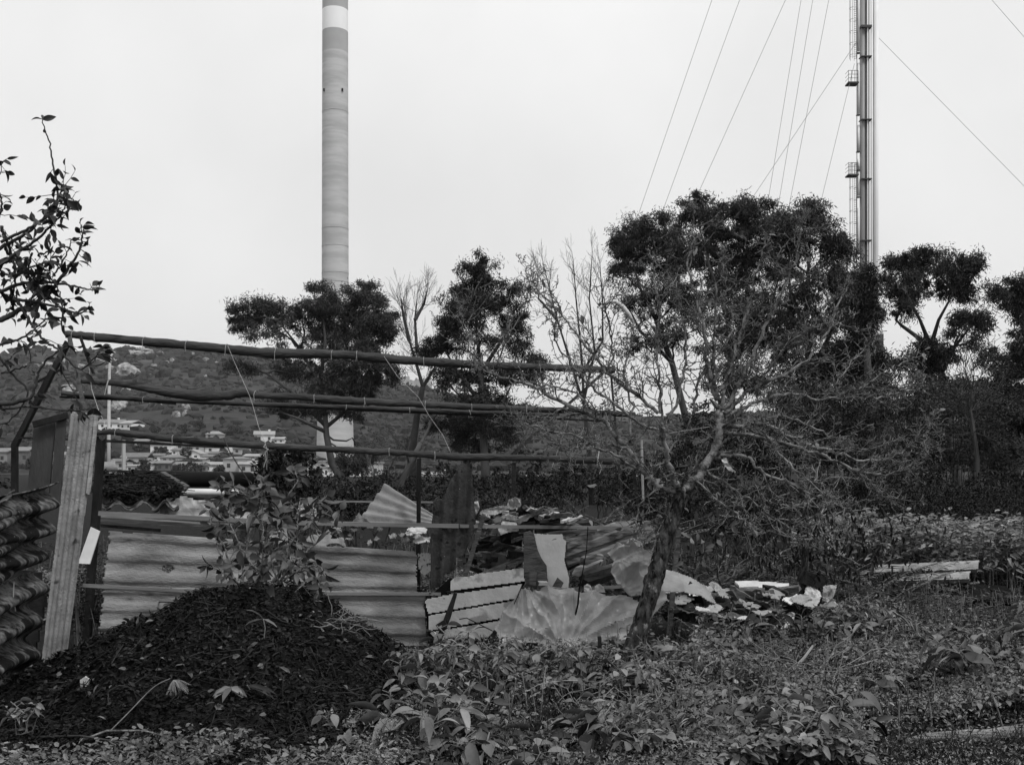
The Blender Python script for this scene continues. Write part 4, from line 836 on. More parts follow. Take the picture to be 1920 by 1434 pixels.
# sheets at the far right
corr('corrugated_sheet', 'pale corrugated sheet lying level on rubble among the right-hand weeds, upper', [(1640, 1064, 13.3), (1838, 1055, 13.2), (1834, 1072, 12.9), (1638, 1078, 12.9)], 1.1, .045, 'cvert', 'v', 90, 30, seed=21, mask=None)
corr('corrugated_sheet', 'shorter corrugated sheet just below the level one among the right-hand weeds', [(1676, 1082, 13.0), (1820, 1075, 12.9), (1818, 1090, 12.6), (1672, 1094, 12.6)], 1.1, .04, 'cvert', 'v', 80, 30, seed=22)
tag(polysheet([(1718, 1118), (1860, 1116), (1866, 1162), (1722, 1166)], 12.6, 30, crumple(.02, 2, 5, 6), .02).build('board', M['wood']), 'dull grey board standing in the weeds under the right-hand corrugated sheets', 'board')
tag(MB().slab([P(1818, 1094, 13.2), P(1885, 1098, 13.4), P(1925, 1130, 12.6), P(1815, 1120, 12.4)], [0, 0, -.03]).build('roofing_sheet', M['black_board']), 'black flat panel lying beside the right-hand corrugated sheets', 'panel')
# roof-like corrugated piece full of litter, left of centre
def rd(u, v): return (.018+.022*vn(u*5, u*0, 9))*np.sin(2*pi*(3.7*u+.25*vn(u*3, u*0, 2))+.5)+.01*fbm(u*20, v*9, 4)
c = [P(185, 905, 11.5), P(330, 912, 11.6), P(335, 952, 9.6), P(180, 952, 9.4)]
tag(patch(c, 110, 30, rd, .012, lambda u, v: v < .97-.06*vn(u*14, u*0, 2)).build('corrugated_sheet', M['cleft'], smooth=True), 'low corrugated roof piece with wavy pale edge, buried under litter behind the rail', 'corrugated sheet', 'old corrugated cement sheets')
m = MB(); n = 5000; u = rng.uniform(0, 1, n); v = rng.uniform(0, .85, n)
pp = (np.array(c[0])[None]*((1-u)*(1-v))[:, None]+np.array(c[1])*(u*(1-v))[:, None]+np.array(c[2])*(u*v)[:, None]+np.array(c[3])*((1-u)*v)[:, None])+np.stack([0*u, 0*u, .02+.05*vn(u*9, v*5, 3)+.09*rng.uniform(0, 1, n)**2], -1)
leaves(m, pp, np.stack([rng.normal(size=n), rng.normal(size=n), rng.normal(size=n)*.5], -1), rdir(n)+[0, -.3, .4], rng.uniform(.02, .09, n), rng.uniform(.01, .04, n), T_M)
for _ in range(260):
    i = int(rng.integers(0, n)); a = pp[i]; m.tube([a, a+[R(-.15, .15), R(-.1, .1), R(.01, .05)], a+[R(-.25, .25), R(-.1, .1), R(0, .05)]], R(.002, .006), 4, cap=False)
tag(m.build('roof_litter', M['chips'], loc=(0, 0, 0)), 'dead leaves and twigs piled on the low corrugated roof piece', 'litter', kind='stuff')
# pipes behind
a, b = P(215, 897, 13), P(468, 899, 14.5)
t = thing('black_pipeline', 'fat black pipe crossing behind the left rubble below the village', 'pipe', a); MB().tube([a, (a+b)/2, b], PX(15.5, 13.5), 20).build('pipe', M['pipeb'], t, smooth=True)
a, b = P(330, 922, 13), P(448, 923, 13.6); t = thing('white_pipe', 'short white pipe with a dark collar under the fat black pipe', 'pipe', a)
MB().tube([a, b], PX(6.5, 13.3), 16).build('pipe', M['pipew'], t, smooth=True); MB().tube([P(437, 923, 13.55), P(441, 923, 13.56)], PX(7.4, 13.4), 16).build('collar', M['pipeb'], t, smooth=True); MB().tube([P(446, 923, 13.58), P(450, 923, 13.6)], PX(7.4, 13.4), 16).build('collar', M['pipeb'], t, smooth=True)
# small boards and bits left of centre
def bd(a, b, d, w, t_, mat, label, name='board', cat='board', d2=None, group=None, jit=.08):
    return tag(MB().beam(P(*a, d), P(*b, d2 if d2 else d), w, t_, up=(0, 1, .2), jit=jit).build(name, M[mat]), label, cat, group)
bd((186, 972), (470, 990), 9.25, .055, .04, 'woodh', 'rough split plank lying just under the upper rail at the left', d2=9.6, jit=.25)
bd((190, 984), (300, 993), 9.4, .035, .03, 'woodd', 'dark plank edge below the rough split plank', d2=9.5)
bd((305, 888), (350, 914), 11, .055, .04, 'wood', 'broken stub of pale timber sticking up before the black pipe', d2=10.6)
bd((250, 918), (390, 940), 11, .06, .05, 'black_board', 'black bent board sliding down behind the left litter', d2=10.6)
bd((255, 925), (325, 931), 10.7, .025, .02, 'white', 'thin white slat lying in the litter behind the rail')
bd((300, 910), (350, 916), 10.7, .05, .05, 'woodd', 'dark rotten block under the broken timber stub')
bd((192, 912), (300, 920), 10.9, .05, .04, 'black_board', 'black charred board at the back of the left litter')
tag(MB().slab([P(170, 988, 8.7), P(187, 996, 8.7), P(168, 1057, 8.6), P(146, 1056, 8.6)], [0, .015, 0]).build('white_board', M['plaster']), 'small pale tilted board tucked beside the dark left post', 'board')
tag(polysheet([(300, 950), (308, 936), (345, 930), (362, 936), (395, 940), (420, 955), (470, 962), (470, 975), (300, 972)], 9.9, 50, crumple(.06, 3, 8, 12), .004).build('plastic_sheet', M['bag'], smooth=False), 'bright crumpled plastic sheet lying behind the upper rail at the left', 'plastic sheet')
tag(polysheet([(560, 940), (590, 945), (600, 962), (586, 972), (556, 966)], 10.2, 26, crumple(.04, 3, 6, 14), .003).build('plastic_sheet', M['bag']), 'small bright plastic scrap glimpsed through the sapling leaves', 'plastic sheet')
tag(polysheet([(183, 868), (215, 864), (226, 880), (222, 892), (185, 890)], 12, 30, lambda u, v: .06*np.sin(v*pi), .01).build('cement_fragment', M['ctop'], smooth=True), 'pale rounded curved cement fragment behind the dark post', 'fragment')
tag(polysheet([(205, 885), (235, 886), (250, 902), (226, 900), (208, 896)], 11.6, 30, lambda u, v: .05*np.sin(v*pi*1.4+u), .01).build('cement_fragment', M['cvert'], smooth=True), 'pale curled fragment lying on the litter near the black pipe', 'fragment')
# white flakes between the long panel and the dark upright sheet
for (x, y, w, h, lb) in [(782, 996, 38, 12, 'pale torn cement flake above the right end of the long panel'), (790, 1010, 34, 12, 'bright torn flake just left of the dark upright sheet'), (770, 1000, 20, 8, 'small pale chip above the long panel')]:
    tag(polysheet([(x-w/2, y), (x-w/4, y-h/2), (x+w/2, y-h*.7), (x+w*.45, y+h*.1), (x, y+h/2)], 9.9, 24, crumple(.03, 2, 5, x), .006, lambda u, v: -.3*v).build('cement_flake', M['plaster']), lb, 'flake')
tag(polysheet([(783, 1038), (808, 1036), (808, 1070), (796, 1078), (785, 1066)], 10, 26, None, .004, rag=.06).build('paper_scrap', gmat('printed_scrap', .6, .8, 20, .8, spots=[(.06, 26, .56)])), 'black and white patterned scrap between the long panel and the dark sheet', 'scrap')

# ------------------------------------------------------------------ the rubble pile
DR = 9.75
z6 = lambda pts: [(x/3.692+780, y/3.692+860) for x, y in pts]
# white clapboard panel of four slats
t = thing('clapboard_panel', 'white painted clapboard panel of four slats lying tilted in the rubble', 'clapboard', P(812, 1190, 9.55))
for k, q in enumerate([[(242, 912), (240, 850), (270, 820), (400, 812), (405, 800), (600, 775), (742, 757), (752, 846)], [(85, 1070), (62, 990), (75, 972), (250, 938), (735, 868), (700, 963)], [(92, 1188), (88, 1086), (695, 980), (612, 1098)], [(130, 1240), (95, 1203), (590, 1120), (500, 1235)]]):
    q = z6(q); polysheet(q, 9.60-.008*k, 90, lambda u, v: .004*fbm(u*7, v*2, 5), .016, lambda u, v: .09*(u-.3), .006).build('slat', M['white'], t)
m = MB(); m.slab([P(x, y, 9.69+(x-800)*.0006) for x, y in z6([(90, 1245), (55, 985), (230, 830), (745, 765), (756, 860), (500, 1250)])], [0, .02, 0]); m.build('backing', M['black_board'], t)
for q, lb in [([(262, 925), (285, 935), (240, 1100), (170, 1275), (125, 1280), (190, 1110)], 0)]:
    tag(MB().slab([P(x, y, 9.42) for x, y in z6(q)], [0, .04, 0]).build('rotten_post', M['woodd']), 'dark rotten stake leaning in front of the white clapboard panel', 'stake')
tag(MB().slab([P(x, y, 9.4) for x, y in z6([(135, 1150), (200, 1110), (215, 1160), (160, 1190)])], [0, .02, 0]).build('wood_scrap', M['woodd']), 'small dark scrap nailed to the rotten stake', 'scrap')
# boards standing in the middle
tag(MB().slab([P(x, y, 9.72) for x, y in z6([(745, 512), (790, 498), (818, 520), (838, 620), (870, 690), (905, 740), (910, 880), (762, 892), (748, 760)])], [0, .03, 0]).build('board', M['wood']), 'weathered brown board standing upright left of the white plaster board', 'board')
tag(MB().slab([P(x, y, 9.66) for x, y in z6([(905, 790), (915, 893), (840, 893), (835, 780)])], [0, .03, 0]).build('board', M['wood']), 'short weathered block at the foot of the upright brown board', 'board')
tag(MB().slab([P(x, y, 9.64) for x, y in z6([(785, 780), (838, 785), (830, 880), (785, 870)])], [0, .02, 0]).build('board', M['woodh']), 'small square offcut leaning against the upright brown board', 'board')
pl = polysheet(z6([(818, 520), (900, 522), (1012, 524), (1022, 560), (1040, 570), (1030, 680), (1026, 700), (1042, 760), (1060, 830), (1056, 892), (915, 893), (908, 800), (900, 740), (870, 712), (845, 640)]), 9.74, 60, lambda u, v: .003*fbm(u*9, v*9, 2), .025, None, .008)
tag(pl.build('plaster_board', M['plaster']), 'tall broken white plaster board standing in the middle of the rubble', 'plasterboard')
tag(MB().slab([P(x, y, 9.6) for x, y in z6([(945, 885), (980, 822), (1022, 858), (1005, 892)])], [0, .04, 0]).build('wood_block', M['wood']), 'small diamond-shaped wood block at the foot of the white plaster board', 'wood block')
bd((1010, 1093), (1026, 1093), 9.6, .04, .03, 'bag', 'small bright plastic curl on the lower rail', 'plastic_scrap', 'plastic scrap')
# slanted post, planks
bd((907, 965), (873, 1078), 9.8, .055, .04, 'wood', 'straight grey lath leaning right of the dark upright sheet', 'lath', 'lath')
bd((830+75, 1078), (985, 1045), 10.0, .06, .05, 'wood', 'board end slanting up behind the white clapboard panel', d2=10.1)
G = 'weathered beams fanned out right of the white plaster board'
for k, (a, b, w, lb) in enumerate([((1058, 1022), (1160, 984), 13, 'topmost beam of the fan right of the plaster board'), ((1056, 1036), (1215, 982), 14, 'second beam from the top of the fan right of the plaster board'), ((1060, 1052), (1222, 992), 15, 'third beam from the top of the fan right of the plaster board'), ((1092, 1052), (1222, 1000), 14, 'lowest long beam of the fan right of the plaster board'), ((1081, 1072), (1124, 1054), 13, 'short bright sawn block under the fanned beams'), ((1091, 1082), (1148, 1064), 12, 'dark short beam beneath the sawn block'), ((1095, 1094), (1148, 1078), 11, 'lowest dark beam above the lower rail'), ((1057, 1062), (1086, 1050), 16, 'square dark beam end beside the plaster board')]):
    bd(a, b, 9.95+.07*(k % 3), PX(w, 9.9), .07, ['beamw', 'beamw', 'beamw', 'beamw', 'woodp', 'wood', 'woodd', 'woodd'][k], lb, 'beam', 'beam', 10.5+.05*k, G)
tag(MB().slab([P(x, y, 10.2) for x, y in z6([(1340, 468), (1415, 425), (1515, 430), (1455, 468)])], [0, .03, -.01]).build('board', M['woodp']), 'pale flat board end topping the fanned beams', 'board')
G = 'jumble of dark planks under the torn rubble top'
for k in range(16):
    x, y = R(898, 975), 1000+k*4.2+R(-2, 2); L = R(30, 62)
    bd((x-L/2, y+R(-3, 3)), (x+L/2, y+R(-5, 5)), 10.05+R(0, .5), R(.025, .05), R(.04, .1), ['woodd', 'woodd', 'wood', 'black_board'][k % 4], ORD[k]+' plank from the top in the dark jumble behind the leaning grey lath', 'plank', 'plank', None, G, .2)
G = 'thin boards heaped on top of the rubble pile'
for k, (a, b, w, mt, lb) in enumerate([((970, 978), (1005, 958), 16, 'white', 'white-edged board tilted on top of the rubble, left'), ((972, 956), (990, 942), 12, 'black_board', 'black stub of board sticking up from the rubble top'), ((985, 985), (1018, 956), 9, 'black_board', 'black board under the white-edged one'), ((1012, 972), (1045, 966), 10, 'white', 'white-painted splintered board on the rubble top, middle'), ((1040, 966), (1078, 978), 9, 'white', 'long white-painted splintered board sloping down right on the rubble'), ((1000, 982), (1072, 984), 8, 'woodd', 'dark board at the base of the rubble top, right'), ((912, 975), (975, 985), 8, 'woodd', 'dark board at the base of the rubble top, left'), ((930, 966), (985, 974), 7, 'black_board', 'black thin board beneath the pale rag'), ((1020, 958), (1052, 976), 12, 'wood', 'grey shingle overlapping the splintered boards'), ((1045, 960), (1085, 1002), 4, 'woodd', 'thin dark stick sliding off the rubble top to the right'), ((905, 984), (1000, 994), 9, 'wood', 'grey plank half hidden by the upper rail')]):
    bd(a, b, 10.0+.04*k, PX(w*.7, 10), .05, mt, lb, 'board', 'board', 10.2+.03*k, G, .35)
tag(polysheet(z6([(445, 368), (470, 352), (600, 322), (650, 330), (630, 350), (560, 385), (480, 392), (440, 385)]), 9.95, 50, crumple(.03, 3, 7, 21), .004, None, .03).build('rag', M['tarp']), 'long crumpled pale rag lying across the top of the rubble', 'rag')
tag(polysheet(z6([(640, 282), (675, 275), (690, 265), (722, 280), (728, 325), (690, 360), (650, 355), (632, 320)]), 9.98, 40, crumple(.04, 3, 8, 22), .004, None, .03).build('paper_ball', M['plastic']), 'crumpled ball of pale paper crowning the rubble pile', 'crumpled paper')
tag(polysheet(z6([(570, 490), (598, 432), (690, 438), (712, 500), (640, 508), (585, 528)]), 9.9, 30, crumple(.02, 2, 5, 23), .006, None, .03).build('cement_flake', M['white']), 'torn white flake hanging just over the upper rail', 'flake')
tag(polysheet(z6([(405, 296), (430, 292), (440, 340), (415, 390), (405, 370)]), 9.85, 20, crumple(.02, 2, 5, 24), .004).build('cement_flake', M['white']), 'slim white splinter at the right edge of the dark upright sheet', 'flake')
tag(polysheet(z6([(870, 350), (930, 340), (1000, 385), (960, 400), (880, 370)]), 10.3, 20, crumple(.02, 2, 5, 25), .01).build('shingle', M['cfan']), 'rounded grey shingle at the back of the rubble top', 'shingle')
G = 'splinters and shards heaped over the rubble pile'
for k in range(22):
    x = 900+k*8.5+R(-3, 3); y = 984-24*sin(pi*(k+1)/24)+R(-6, 8); L = R(12, 34); a = R(-.7, .6)
    mt = ['woodp', 'woodd', 'white', 'black_board', 'wood', 'plaster', 'woodh'][k % 7]
    bd((x-L/2*cos(a), y-L/2*sin(a)), (x+L/2*cos(a), y+L/2*sin(a)), 9.9+R(-.1, .2), R(.012, .035), R(.02, .06), mt, ORD[k]+' splinter from the left across the top of the rubble pile', 'splinter', 'splinter', 10.0+R(-.1, .4), G, .35)
G = 'offcuts wedged in the dark hollow of the rubble'
for k in range(12):
    x = 888+k*8.0+R(-3, 3); y = R(1000, 1070); L = R(14, 40); a = R(-.5, .5)
    bd((x-L/2*cos(a), y-L/2*sin(a)), (x+L/2*cos(a), y+L/2*sin(a)), 9.98+R(-.05, .1), R(.015, .04), R(.02, .05), ['wood', 'woodh', 'woodd'][k % 3], ORD[k]+' offcut from the left in the dark hollow behind the clapboard', 'offcut', 'offcut', 10.1+R(-.1, .3), G, .3)
G = 'pale shards trailing through the right rubble'
for k in range(18):
    x = 1262+k*15+R(-6, 6); y = R(1100, 1158); w = R(22, 50); h = R(8, 18)
    mt = ['cfan', 'tarp', 'wood', 'plaster', 'plastic', 'woodp'][k % 6]
    tag(polysheet([(x-w/2, y+R(-2, 2)), (x-w*.2, y-h/2), (x+w*.3, y-h*.6), (x+w/2, y), (x+w*.1, y+h/2), (x-w*.3, y+h*.4)], 10.85-(y-1100)*.012, 18, crumple(.02, 2.5, 5, k+200), .006, lambda u, v: -.4*v+.1*u, .05).build('shard', M[mt]), ORD[k]+' pale shard from the left in the rubble right of the pear trunk', 'shard', G)
G = 'litter scraps on the slope behind the long panel'
for k in range(12):
    x = 655+k*12+R(-4, 4); y = R(985, 1022); w = R(8, 22); h = R(4, 9)
    tag(polysheet([(x-w/2, y+R(-2, 2)), (x-w*.2, y-h/2), (x+w*.3, y-h*.6), (x+w/2, y), (x, y+h/2)], 10.1, 16, crumple(.02, 2.5, 5, k+300), .005, lambda u, v: -.3*v, .05).build('scrap', M[['cfan', 'wood', 'woodd', 'tarp'][k % 4]]), ORD[k]+' scrap from the left behind the top edge of the long panel', 'scrap', G)
_c = crumple(.035, 7, 14, 33, .12)
def tarpfold(u, v):
    w = .10*fbm(u*3, v*3, 3); a = np.arctan2(1.0*.31-v+.02+w, u-.42+w); a2 = np.arctan2(v+.05, u-.14+w); d_ = np.hypot(u-.42, v-.31)
    f1 = np.abs(((a*2.6+.5*fbm(u*2, v*2, 5)) % 1)-.5)*2; f2 = np.abs(((a2*3.1) % 1)-.5)*2
    return _c(u, v)+.065*f1**1.5*np.clip(d_*3, 0, 1)+.05*f2**1.5*np.clip(1-u*2, 0, 1)-.06*v
tarpfold.crumple = True
G = 'long slats lying across the rubble pile'
for k in range(20):
    x = 905+k*9+R(-6, 6); y = 1002-20*sin(pi*(k+1)/22)+R(-16, 10); L = R(50, 115); a = R(-.45, .35)
    bd((x-L/2*cos(a), y-L/2*sin(a)), (x+L/2*cos(a), y+L/2*sin(a)), 10.05+R(-.1, .3), R(.012, .028), R(.02, .05), ['woodh', 'wood', 'woodd', 'beamw', 'woodp'][k % 5], ORD[k]+' long slat from the left across the rubble pile', 'slat_board', 'slat', 10.1+R(-.1, .5), G, .3)
# plastic sack and tarp
tag(polysheet(z6([(1325, 650), (1360, 620), (1480, 580), (1565, 590), (1570, 640), (1668, 650), (1660, 700), (1640, 740), (1620, 900), (1560, 945), (1480, 920), (1390, 870), (1350, 780), (1372, 700)]), 9.55, 90, crumple(.13, 2.6, 12, 31, .25), .003, lambda u, v: -.25*v, .02).build('plastic_sack', M['plastic'], smooth=False), 'crumpled translucent plastic sack bulging left of the pear trunk', 'plastic sack')
tag(polysheet(z6([(545, 1190), (720, 935), (860, 912), (1040, 905), (1140, 930), (1290, 945), (1420, 965), (1580, 985), (1700, 900), (1740, 1000), (1640, 1100), (1580, 1275), (1060, 1300), (830, 1290), (600, 1280)]), 9.5, 140, tarpfold, .003, lambda u, v: -.35*v, .015).build('plastic_tarp', M['tarp'], smooth=False), 'wide dirty plastic tarp draped over the foot of the rubble', 'tarpaulin')
for x, y, w, h, lb in [(1103, 1101, 16, 14, 'white torn scrap on the lower rail, left of the pair'), (1125, 1102, 20, 16, 'white torn scrap on the lower rail, right of the pair')]:
    tag(polysheet([(x-w/2, y+h/2), (x-w/2, y-h*.2), (x-w*.1, y-h/2), (x+w*.3, y-h*.2), (x+w/2, y+h/2)], 9.6, 20, crumple(.01, 2, 5, x), .004, None, .03).build('paper_scrap', M['white']), lb, 'scrap')
tag(polysheet([(1235, 1060), (1256, 1066), (1295, 1082), (1322, 1098), (1344, 1132), (1318, 1120), (1270, 1112), (1240, 1108)], 10, 60, crumple(.04, 2, 6, 41, .5), .006, lambda u, v: -.5*v).build('white_sheet', M['plastic']), 'pale stiff sheet sagging down to the right of the pear trunk', 'plastic sheet')
# rubble right of the pear tree (zoom 7 coordinates)
z7 = lambda pts: [(x/2.667+1200, y/2.667+980) for x, y in pts]
def rub(pts, mt, lb, name, cat, d, cr=.02, th=.01, lean=.4, seed=1): tag(polysheet(z7(pts), d, 40, crumple(cr, 2.5, 6, seed) if cr else None, th, lambda u, v: -lean*v, .03).build(name, M[mt]), lb, cat)
rub([(475, 290), (560, 288), (745, 302), (740, 332), (640, 325), (500, 318)], 'white', 'bright white slab lying level in the right rubble', 'white_slab', 'slab', 11.2, .01, .03)
rub([(500, 318), (640, 327), (700, 335), (690, 350), (560, 345)], 'black_board', 'black board under the bright white slab', 'board', 'board', 11.15, .01, .03)
tag(MB().box(P(1521, 1086, 11.6), [.23, .25, .14], M=np.array([[.95, 0, .3], [0, 1, 0], [-.3, 0, .95]])).build('dark_crate', M['woodd']), 'dark tilted box behind the thin young tree trunk', 'box')
rub([(830, 318), (880, 330), (910, 370), (880, 400), (820, 402)], 'bag', 'white plastic bag slumped right of the young tree stem', 'plastic_bag', 'plastic bag', 10.9, .04, .003, .2, 5)
rub([(915, 318), (950, 306), (985, 308), (975, 355), (945, 400), (915, 380)], 'plastic', 'pale curled plastic sheet standing beside the slumped bag', 'plastic_sheet', 'plastic sheet', 10.9, .04, .005, .1, 6)
rub([(455, 378), (520, 350), (570, 370), (600, 410), (585, 440), (540, 420), (480, 400)], 'bag', 'pale crumpled bag in the middle of the right rubble', 'plastic_bag', 'plastic bag', 10.8, .04, .003, .3, 7)
rub([(340, 300), (380, 292), (410, 320), (425, 350), (385, 348)], 'tarp', 'dull crumpled scrap at the back of the right rubble', 'plastic_scrap', 'plastic scrap', 11.3, .04, .003, .2, 8)
rub([(410, 450), (460, 430), (575, 505), (560, 525), (500, 520)], 'woodh', 'ribbed dark board sloping down in the right rubble', 'board', 'board', 10.4, .0, .03, .5, 9)
rub([(550, 452), (620, 448), (695, 470), (680, 498), (600, 480)], 'cfan', 'flat grey tile fragment right of the ribbed dark board', 'tile_fragment', 'fragment', 10.4, .01, .01, .4, 10)
rub([(660, 515), (700, 445), (782, 432), (760, 500), (720, 530)], 'plaster', 'pale splintered board at the right foot of the rubble', 'board', 'board', 10.3, .02, .02, .3, 11)
rub([(245, 420), (290, 412), (360, 440), (350, 452), (320, 440)], 'white', 'bright white edge of a board near the pear trunk', 'board', 'board', 10.3, .01, .02, .3, 12)
rub([(190, 380), (250, 400), (360, 480), (310, 490), (220, 440)], 'woodd', 'dark board leaning down near the pear trunk', 'board', 'board', 10.4, .01, .02, .4, 13)
rub([(650, 425), (680, 412), (712, 430), (700, 455), (665, 450)], 'bag', 'small white crumpled wad left of the young tree stem', 'paper_wad', 'crumpled paper', 10.5, .03, .003, .2, 14)
rub([(940, 410), (975, 398), (1000, 420), (985, 445), (950, 440)], 'plastic', 'small pale crumpled wad right of the young tree stem', 'paper_wad', 'crumpled paper', 10.5, .03, .003, .2, 15)
rub([(385, 392), (430, 400), (490, 420), (480, 430), (400, 405)], 'plaster', 'thin pale strip in the middle of the right rubble', 'strip', 'strip', 10.7, .01, .01, .3, 16)
G = 'broken dark boards strewn through the right rubble'
for k in range(26):
    x, y = 1275+k*8.2, R(1104, 1158); L = R(26, 62); a = R(-.35, .6)
    bd((x-L/2*cos(a), y-L/2*sin(a)), (x+L/2*cos(a), y+L/2*sin(a)), 10.9-(y-1100)*.012, R(.03, .07), R(.05, .12), ['woodd', 'wood', 'woodd', 'black_board', 'woodh'][k % 5], ORD[k]+' broken board from the left in the rubble right of the pear trunk', 'board', 'board', 10.7-(y-1100)*.012, G, .25)
# black vine over the tarp
tag(MB().tube([P(x, y, 9.35) for x, y in z6([(1190, 470), (1180, 640), (1150, 800), (1130, 900), (1120, 1010), (1085, 1150), (1045, 1262)])], [.004, .004, .005, .008, .009, .01, .01], 5).build('dead_vine', M['black_board']), 'black dead vine hanging from the upper rail down over the tarp', 'vine')
for k, pts in enumerate([[(735, 870), (700, 960), (650, 1060), (560, 1180)], [(300, 1110), (350, 1100), (450, 1150), (530, 1190)]]):
    tag(MB().tube([P(x, y, 9.38) for x, y in z6(pts)], .005, 5).build('bramble_stem', M['woodd']), ['thin bramble stem crossing the edge of the tarp', 'arched bramble stem in front of the white clapboard panel'][k], 'stem')
bd((1124, 1192), (1125, 1255), 9.0, .032, .03, 'woodd', 'short dark stake upright in the weeds left of the pear trunk', 'stake', 'stake')
# log
a, b = P(1690, 1392, 6.2), P(1960, 1362, 6.1)
k = np.linspace(0, 1, 16)[:, None]; pts = a+(b-a)*k+np.stack([0*k[:, 0], 0*k[:, 0], .012*np.sin(k[:, 0]*7)], -1)
tag(MB().tube(pts, np.interp(k[:, 0], [0, .1, .5, 1], [.01, .026, .036, .042])*(1+.06*rng.normal(size=16)), 12).build('log', gmat('bleached_log', .07, .3, 7, .85, .9, 30, stretch=(.2, 1, 5), dist=.5, spots=[(.03, 3, .6)]), smooth=True), 'bleached log lying in the weeds at the lower right corner', 'log')

# ------------------------------------------------------------------ pear tree
TD = 8.5
base = P(1177, 1262, TD); base[2] = float(gz(base[0], base[1]))-.05
pear = thing('pear_tree', 'gnarled nearly leafless pear tree with a leaning lichened trunk and tangled twigs', 'tree', base)
tr = [(1176, 1262, .1), (1184, 1232, .082), (1199, 1180, .075), (1217, 1120, .072), (1234, 1060, .068), (1249, 1005, .064), (1263, 965, .061), (1282, 925, .059)]
pts = [P(x, y, TD+i*.03) for i, (x, y, r) in enumerate(tr)]; pts[0] = base
s_ = np.linspace(0, len(pts)-1, 50); pa_ = np.array(pts); pp = np.stack([np.interp(s_, range(len(pts)), pa_[:, i]) for i in range(3)], -1); rr = np.interp(s_, range(len(pts)), [q[2] for q in tr])
m = MB(); m.tube(pp, rr, 18); V = m.v[0]; V += (.005*rng.normal(size=V.shape)); V += (.02*np.stack([fbm(V[:, 2]*5, V[:, 0]*9, 1), fbm(V[:, 2]*5, V[:, 0]*9, 2), 0*V[:, 0]], -1)); m.build('trunk', M['bark'], pear, smooth=True)
ml = MB(); mt_ = MB(); mlf = MB(); LC, LD = [], []
def spur(m, p, d, L, r):
    q = [p]; dd = unit(d)
    for i in range(2): dd = unit(dd+rng.normal(size=3)*.5); q.append(q[-1]+dd*L/2)
    m.tube(q, [r, r*.85, r*1.15], 4)
def lateral(m, p, d, L, r, lv=1):
    n = max(4, int(L/.055)); q = [np.array(p)]; dd = unit(d)
    for i in range(n):
        dd = unit(dd+rng.normal(size=3)*.26+[0, 0, .05]); q.append(q[-1]+dd*L/n)
    q = np.array(q); rad = np.linspace(r, max(.0016, r*.3), n+1)*(1+.12*rng.normal(size=n+1)); m.tube(q, np.maximum(rad, .0014), 5)
    for i in range(1, n+1):
        for _ in range(int(rng.integers(0, 3))):
            spur(m, q[i], unit(q[i]-q[i-1])*.3+rdir(1)[0]*.9+[0, 0, .2], R(.015, .06), R(.002, .0036))
    if lv > 0:
        for _ in range(int(rng.integers(1, 4))):
            i = int(rng.integers(1, n)); lateral(m, q[i], unit(q[i]-q[i-1])*.7+rdir(1)[0]*.8, L*R(.3, .6), r*.6, lv-1)
    if rng.random() < .02: LC.append(q[-1]); LD.append(dd)
def limb(px, r0, r1, d0=None, d1=0., nlat=17, Ll=(.15, .58), top=False):
    px = np.array(px, float); px[-1] = px[-2]+(px[-1]-px[-2])*.75; n = len(px); d = np.linspace(0 if d0 is None else d0, d1, n); q0 = np.array([P(x, y, TD+.2+dd) for (x, y), dd in zip(px, d)])
    N = n*5; s_ = np.linspace(0, n-1, N); q = np.stack([np.interp(s_, range(n), q0[:, i]) for i in range(3)], -1)
    for a in range(3): q[:, a] = np.convolve(np.pad(q[:, a], 2, 'edge'), np.ones(5)/5, 'valid')
    q += rng.normal(size=q.shape)*.009; r = np.linspace(r0*.7, r1*.75, N)*(1+.07*rng.normal(size=N)); ml.tube(q, r, 8)
    Lt = np.linalg.norm(np.diff(q, axis=0), axis=1).sum(); k = int(nlat*Lt)
    for _ in range(k):
        i = int(rng.integers(2, N)); t = unit(q[i]-q[i-1]); lateral(mt_, q[i], t*.75+rdir(1)[0]*.9+[0, 0, .15], R(*Ll)*(1.05-.6*i/N), r[i]*.25+.002)
    for _ in range(int(k*1.6)): i = int(rng.integers(1, N)); spur(mt_, q[i], rdir(1)[0], R(.02, .07), .0045)
    lateral(mt_, q[-1], q[-1]-q[-2], R(.08, .2), r1*.8, 0)
    return q
